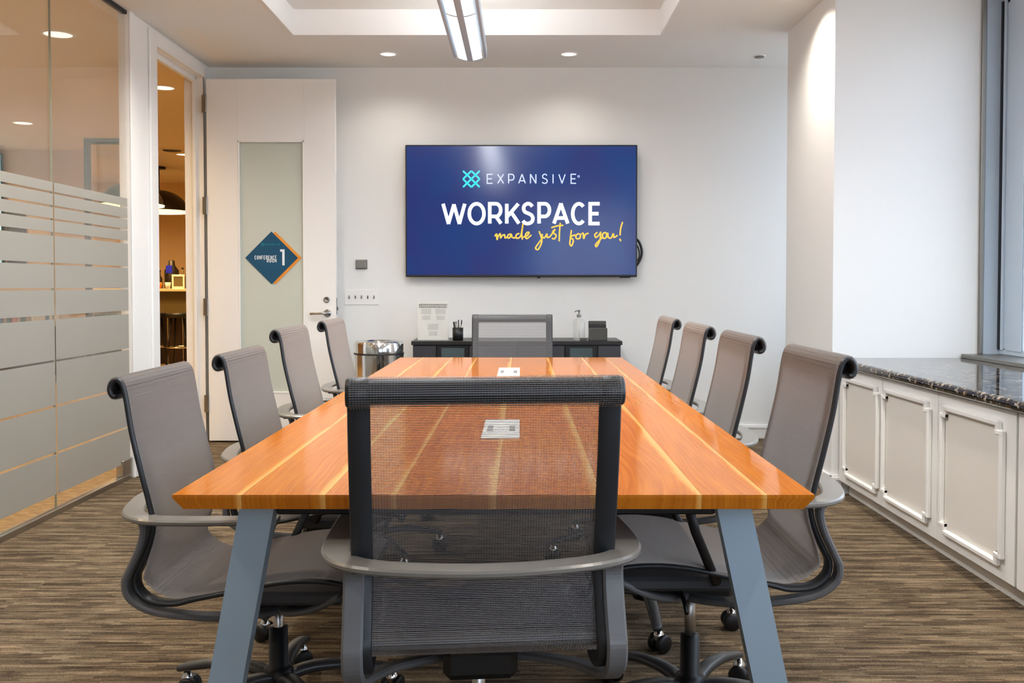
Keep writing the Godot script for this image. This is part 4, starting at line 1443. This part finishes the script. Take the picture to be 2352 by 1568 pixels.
# ------------------------------------------------------------------ wall screen
func build_television() -> void:
	var d := 7.015
	var c := at_d(1197.5, 484.5, d)
	var k := d / F
	var hw := 531.0 / 2 * k
	var hh := 302.0 / 2 * k
	var t := thing("wall_screen", "large flat screen with a navy welcome slide on the white wall", "television", Vector3(c.x, c.y, -d))
	var st := mb()
	box(st, Vector3(-hw, -hh, -0.035), Vector3(hw, hh, 0.0), 0.004)
	part(t, "case", st, M.black_plastic)
	st = mb()
	box(st, Vector3(-0.3, -0.25, -0.084), Vector3(0.3, 0.25, -0.035), 0.004)
	part(t, "wall_bracket", st, M.black_metal)
	var im := Image.create(256, 144, false, Image.FORMAT_RGB8)
	var n := noise(77, 0.012, 2)
	for y in 144:
		for x in 256:
			var v := 0.5 + 0.5 * n.get_noise_2d(x, y)
			im.set_pixel(x, y, Color(0.03, 0.21, 0.46).lerp(Color(0.13, 0.17, 0.42), clampf(v * 1.3 - 0.15, 0, 1)))
	var screen := mat("screen_face", Color(0.012, 0.016, 0.03), 0.15)
	screen.metallic_specular = 0.50
	screen.emission_enabled = true
	screen.emission = Color.BLACK
	screen.emission_texture = tex(im)
	screen.emission_energy_multiplier = 0.8
	st = mb()
	var b := 0.010
	poly(st, [Vector3(-hw + b, -hh + b * 1.6, 0.001), Vector3(hw - b, -hh + b * 1.6, 0.001), Vector3(hw - b, hh - b, 0.001), Vector3(-hw + b, hh - b, 0.001)], Vector3.BACK, [Vector2(0, 1), Vector2(1, 1), Vector2(1, 0), Vector2(0, 0)])
	var face := part(t, "display", st, screen)
	var place := func(p: Vector2) -> Vector3: return Vector3((p.x - 1197.5) * k, (484.5 - p.y) * k, 0.0018)
	for a in [["ink_white", Color(0.96, 0.97, 1.0), 0.95], ["ink_soft", Color(0.80, 0.85, 0.97), 0.8], ["ink_teal", Color(0.10, 0.83, 0.86), 0.85], ["ink_gold", Color(0.98, 0.76, 0.25), 0.9]]:
		var m := mat(a[0], Color(0.02, 0.02, 0.02), 0.3)
		m.emission_enabled = true
		m.emission = a[1]
		m.emission_energy_multiplier = a[2]
	st = mb()
	var letters := [["W", 1014, 1072], ["O", 1074, 1116], ["R", 1121, 1155], ["K", 1160, 1196], ["S", 1197, 1228], ["P", 1234, 1266], ["A", 1268, 1308], ["C", 1311, 1345], ["E", 1351, 1381]]
	for q in letters:
		st = mb()
		letter(st, q[0], q[1], q[2], 509, 472, 8.2, place)
		part(face, "letter", st, M.ink_white)
	st = mb()
	for q in [["E", 1118, 1133], ["X", 1142, 1158], ["P", 1167, 1182], ["A", 1190, 1208], ["N", 1217, 1232], ["S", 1244, 1258], ["I", 1267, 1273], ["V", 1282, 1299], ["E", 1310, 1324]]:
		st = mb()
		letter(st, q[0], q[1], q[2], 420, 402, 2.6, place)
		part(face, "letter", st, M.ink_soft)
	st = mb()
	ribbon(st, arc(Vector2(1328.5, 405.5), 2.2, 2.2, 0, 360, 10), 1.3, place)
	part(face, "registered_mark", st, M.ink_soft)
	st = mb()
	for line in logo(1064, 393, 1102, 430):
		ribbon(st, line, 4.2, place)
	part(face, "emblem", st, M.ink_teal)
	st = mb()
	var script := [
		[568, 955, 592, 925, 598, 1000, 612, 955, 640, 920, 646, 975, 668, 945, 700, 935, 706, 975, 735, 965],
		[795, 925, 755, 930, 738, 962, 762, 978, 793, 935, 800, 965, 838, 975, 860, 950],
		[900, 915, 862, 930, 852, 968, 880, 980, 920, 940, 948, 785], [948, 785, 932, 910, 940, 998],
		[950, 965, 1000, 948, 1030, 905, 1002, 903, 980, 945, 1000, 985, 1062, 935],
		[1165, 885, 1200, 990, 1192, 1060, 1150, 1132, 1117, 1112, 1150, 1058, 1205, 985],
		[1205, 922, 1212, 968, 1242, 970, 1270, 922, 1276, 968, 1310, 962],
		[1310, 962, 1378, 868, 1348, 898, 1394, 940, 1372, 988, 1338, 980],
		[1450, 772, 1440, 900, 1436, 1022], [1330, 838, 1410, 815, 1492, 806],
		[1600, 870, 1590, 960, 1580, 1055, 1605, 1080, 1626, 1005, 1585, 962, 1655, 935],
		[1692, 918, 1660, 948, 1672, 985, 1712, 980, 1722, 935, 1692, 918],
		[1735, 925, 1760, 915, 1766, 985, 1790, 930, 1832, 912],
		[1952, 900, 1916, 932, 1932, 970, 1978, 930, 1995, 898, 1986, 1000, 1942, 1090, 1930, 1060, 2020, 965],
		[2052, 900, 2020, 930, 2032, 980, 2070, 968, 2072, 920, 2052, 900],
		[2090, 905, 2100, 970, 2140, 972, 2165, 918, 2176, 968, 2222, 940],
		[2290, 762, 2264, 850, 2256, 942], [2252, 985, 2266, 1020]]
	var z2 := 400.0 / 2352.0
	for line in script:
		var pts := []
		for i in range(0, line.size(), 2):
			pts.append(Vector2(1040.0 + line[i] * z2, 380.0 + line[i + 1] * z2))
		ribbon(st, smooth_line(pts, 5), 3.4, place)
	part(face, "script_lettering", st, M.ink_gold)
	st = mb()
	box(st, Vector3(0.115, -hh - 0.008, -0.02), Vector3(0.14, -hh, -0.004), 0.002)
	part(t, "sensor", st, M.black_plastic)
	st = mb()
	box(st, Vector3(0.72, -hh - 0.006, -0.03), Vector3(0.80, -hh, -0.004), 0.001)
	part(t, "port_cover", st, M.black_plastic)
	# loop of cable behind the right edge
	st = mb(true)
	var cp := []
	for q in [[1457, 545], [1468, 556], [1474, 575], [1472, 592], [1462, 610], [1452, 618]]:
		var p := at_d(q[0], q[1], 7.06)
		cp.append(Vector3(p.x - c.x, p.y - c.y, -0.045))
	tube(st, smooth_line(cp, 5), 0.009, 8, Vector3.BACK)
	part(t, "cable", st, M.black_plastic)
	st = mb(true)
	cp = []
	for q in [[1456, 556], [1464, 566], [1468, 580], [1466, 594], [1456, 606]]:
		var p := at_d(q[0], q[1], 7.06)
		cp.append(Vector3(p.x - c.x, p.y - c.y, -0.030))
	tube(st, smooth_line(cp, 5), 0.005, 8, Vector3.BACK)
	part(t, "cable", st, M.black_plastic)

# ------------------------------------------------------------------ credenza and what stands on it
func build_credenza() -> void:
	var d := 6.62
	var top := 0.752
	var xl := (944.0 - VPX) * d / F
	var xr := (1430.0 - VPX) * d / F
	var w := xr - xl
	var o := thing("credenza", "black credenza with smoked glass doors below the wall screen", "cabinet", Vector3(xl, 0, -d))
	var st := mb()
	box(st, Vector3(0, top - 0.028, -0.44), Vector3(w, top, 0.0), 0.003)
	part(o, "top", st, M.credenza_black)
	st = mb()
	box(st, Vector3(0.01, 0.06, -0.44), Vector3(w - 0.01, top - 0.028, -0.022))
	part(o, "body", st, M.credenza_black)
	st = mb()
	box(st, Vector3(0.03, 0, -0.42), Vector3(w - 0.03, 0.06, -0.05))
	part(o, "plinth", st, M.black_plastic)
	var q := [0.008, 0.175, 0.400, 0.735, 1.065, 1.29, w - 0.008]
	for i in 6:
		var glass := i in [1, 4]
		var a: float = q[i] + 0.004
		var b: float = q[i + 1] - 0.004
		st = mb()
		if glass:
			for r in [[a, a + 0.028, 0.07, top - 0.034], [b - 0.028, b, 0.07, top - 0.034], [a + 0.028, b - 0.028, 0.07, 0.10], [a + 0.028, b - 0.028, top - 0.042, top - 0.034]]:
				box(st, Vector3(r[0], r[2], -0.022), Vector3(r[1], r[3], -0.002), 0.001)
			var dr := part(o, "door", st, M.black_plastic)
			st = mb()
			box(st, Vector3(a + 0.028, 0.10, -0.014), Vector3(b - 0.028, top - 0.042, -0.009))
			part(dr, "glass", st, M.smoked_glass)
		else:
			box(st, Vector3(a, 0.07, -0.022), Vector3(b, top - 0.034, -0.002), 0.002)
			var dr := part(o, "door", st, M.credenza_front)
			st = mb()
			box(st, Vector3(b - 0.03, 0.50, -0.002), Vector3(b - 0.018, 0.62, 0.012), 0.003)
			part(dr, "pull", st, M.brushed)
	# printed notice in an acrylic stand
	var k := 6.75 / F
	var s := thing("notice_stand", "white printed notice in an upright stand on the credenza", "sign", Vector3((994.5 - VPX) * k, top, -6.75))
	st = mb()
	box(st, Vector3(-0.108, 0.0, -0.004), Vector3(0.108, 0.272, 0.0))
	part(s, "sheet", st, M.paper)
	st = mb()
	box(st, Vector3(-0.110, 0, 0.0015), Vector3(0.110, 0.275, 0.004))
	box(st, Vector3(-0.110, 0, -0.08), Vector3(0.110, 0.003, 0.0))
	part(s, "acrylic_holder", st, M.pane_glass)
	st = mb()
	var rng := RandomNumberGenerator.new()
	rng.seed = 5
	for row in 2:
		var x := -0.099
		var y := 0.243 - row * 0.016
		while x < 0.095:
			var ww := rng.randf_range(0.006, 0.013)
			box(st, Vector3(x, y, 0), Vector3(minf(x + ww, 0.1), y + 0.012, 0.0006))
			x += ww + 0.0025
	part(s, "heading", st, M.ink_grey)
	st = mb()
	for r in [[-0.085, 0.142, 0.072, 0.08], [0.018, 0.142, 0.072, 0.08], [-0.035, 0.03, 0.072, 0.085]]:
		box(st, Vector3(r[0], r[1] + r[3] * 0.5, 0), Vector3(r[0] + r[2], r[1] + r[3], 0.0006))
		box(st, Vector3(r[0] + 0.006, r[1], 0), Vector3(r[0] + r[2] - 0.006, r[1] + r[3] * 0.38, 0.0006))
	part(s, "pictograms", st, M.ink_pale)
	# pen cup
	k = 6.72 / F
	var pc := thing("pen_cup", "black pen cup full of pens on the credenza", "pen holder", Vector3((1051.5 - VPX) * k, top, -6.72))
	st = mb(true)
	lathe(st, [Vector2(0, 0.0), Vector2(0.037, 0.0), Vector2(0.038, 0.09), Vector2(0.036, 0.09), Vector2(0.035, 0.004), Vector2(0, 0.004)], Vector3.ZERO, 18)
	part(pc, "cup", st, M.black_plastic)
	for i in 8:
		var a := i * 2.4
		st = mb(true)
		tube(st, [Vector3(cos(a) * 0.012, 0.006, sin(a) * 0.012), Vector3(cos(a) * 0.032, 0.118 + 0.012 * (i % 3), sin(a) * 0.030)], 0.0042, 6, Vector3.RIGHT)
		var pn := solo("pen", st, M.black_plastic if i % 3 else M.steel, "%s pen standing in the black pen cup" % ("black" if i % 3 else "silver"), "pen", "pens in the cup")
		pn.position = pc.position
	# pump bottle
	k = 6.72 / F
	var bt := thing("pump_bottle", "clear pump bottle of hand gel on the credenza", "bottle", Vector3((1330.0 - VPX) * k, top, -6.72))
	st = mb(true)
	lathe(st, [Vector2(0, 0.001), Vector2(0.040, 0.001), Vector2(0.042, 0.006), Vector2(0.042, 0.125), Vector2(0.034, 0.145), Vector2(0.014, 0.155), Vector2(0.013, 0.165), Vector2(0, 0.165)], Vector3.ZERO, 22)
	part(bt, "body", st, M.bottle_glass)
	st = mb(true)
	lathe(st, [Vector2(0, 0.165), Vector2(0.016, 0.165), Vector2(0.016, 0.182), Vector2(0.005, 0.184), Vector2(0.005, 0.20), Vector2(0.010, 0.202), Vector2(0.010, 0.212), Vector2(0, 0.213)], Vector3.ZERO, 14)
	tube(st, [Vector3(0, 0.207, 0), Vector3(-0.02, 0.207, 0.006), Vector3(-0.03, 0.200, 0.010)], 0.0045, 6)
	part(bt, "pump", st, M.grey_plastic)
	st = mb(true)
	tube(st, [Vector3(0, 0.01, 0), Vector3(0, 0.165, 0)], 0.003, 6, Vector3.RIGHT)
	part(bt, "dip_tube", st, M.cream_plastic)
	st = mb()
	box(st, Vector3(-0.024, 0, -0.015), Vector3(0.024, 0.02, 0.015), 0.003)
	var er := solo("small_box", st, M.card_holder, "small dark box between the pump bottle and the card holder", "box")
	er.position = Vector3((1339.0 - VPX) * k, top, -6.66)
	# card holder
	k = 6.66 / F
	var ch := thing("card_holder", "dark card holder box with layered slots on the credenza", "card holder", Vector3((1374.5 - VPX) * k, top, -6.70))
	st = mb()
	box(st, Vector3(-0.062, 0, -0.03), Vector3(0.064, 0.088, 0.034), 0.004)
	part(ch, "front_pocket", st, M.card_holder)
	st = mb()
	box(st, Vector3(-0.059, 0.0, -0.05), Vector3(0.061, 0.112, -0.03), 0.003)
	part(ch, "middle_pocket", st, M.credenza_black)
	st = mb()
	box(st, Vector3(-0.062, 0.0, -0.07), Vector3(0.062, 0.135, -0.05), 0.003)
	part(ch, "rear_pocket", st, M.card_holder)
	# trash can
	k = 6.5 / F
	var tc := thing("trash_can", "polished chrome trash can with a black band beside the credenza", "trash can", Vector3((865.0 - VPX) * k, 0, -6.60))
	st = mb(true)
	lathe(st, [Vector2(0, 0.04), Vector2(0.168, 0.04), Vector2(0.170, 0.045), Vector2(0.170, 0.672)], Vector3.ZERO, 40)
	part(tc, "body", st, M.chrome)
	st = mb(true)
	lathe(st, [Vector2(0.172, 0.664), Vector2(0.173, 0.672), Vector2(0.170, 0.676), Vector2(0.166, 0.672)], Vector3.ZERO, 40)
	part(tc, "band", st, M.black_plastic)
	st = mb(true)
	lathe(st, [Vector2(0.168, 0.674), Vector2(0.169, 0.742), Vector2(0.160, 0.755), Vector2(0.115, 0.757), Vector2(0.11, 0.74), Vector2(0.0, 0.735)], Vector3.ZERO, 40)
	part(tc, "lid", st, M.chrome)
	st = mb(true)
	lathe(st, [Vector2(0, 0), Vector2(0.172, 0), Vector2(0.173, 0.04), Vector2(0.165, 0.042)], Vector3.ZERO, 40)
	part(tc, "foot_ring", st, M.black_plastic)

# ------------------------------------------------------------------ thermostat, switches
func build_wall_bits() -> void:
	var k := BACK / F
	var p := at_d(830.5, 607, BACK)
	var t := thing("thermostat", "small grey thermostat on the white wall beside the door", "thermostat", Vector3(p.x, p.y, -BACK))
	var st := mb()
	box(st, Vector3(-0.043, -0.035, 0), Vector3(0.043, 0.035, 0.006), 0.002)
	part(t, "back_plate", st, M.grey_plastic)
	st = mb()
	box(st, Vector3(-0.038, -0.030, 0.006), Vector3(0.038, 0.031, 0.026), 0.004)
	part(t, "cover", st, M.grey_plastic)
	st = mb()
	box(st, Vector3(-0.03, -0.004, 0.026), Vector3(0.03, 0.02, 0.027))
	part(t, "display_window", st, M.brushed)
	p = at_d(831, 682, BACK)
	var s := thing("switch_plate", "white wall plate with five toggle switches", "light switch", Vector3(p.x, p.y, -BACK))
	st = mb()
	box(st, Vector3(-0.125, -0.057, 0), Vector3(0.125, 0.057, 0.006), 0.0025)
	part(s, "plate", st, M.white_gloss)
	for i in 5:
		var x := -0.092 + 0.046 * i
		st = mb()
		obox(st, Transform3D(Basis(Vector3.RIGHT, 0.5 if i % 2 else -0.5), Vector3(x, 0, 0.010)), Vector3(0.0045, 0.011, 0.008), 0.002)
		part(s, "toggle", st, M.grey_plastic)
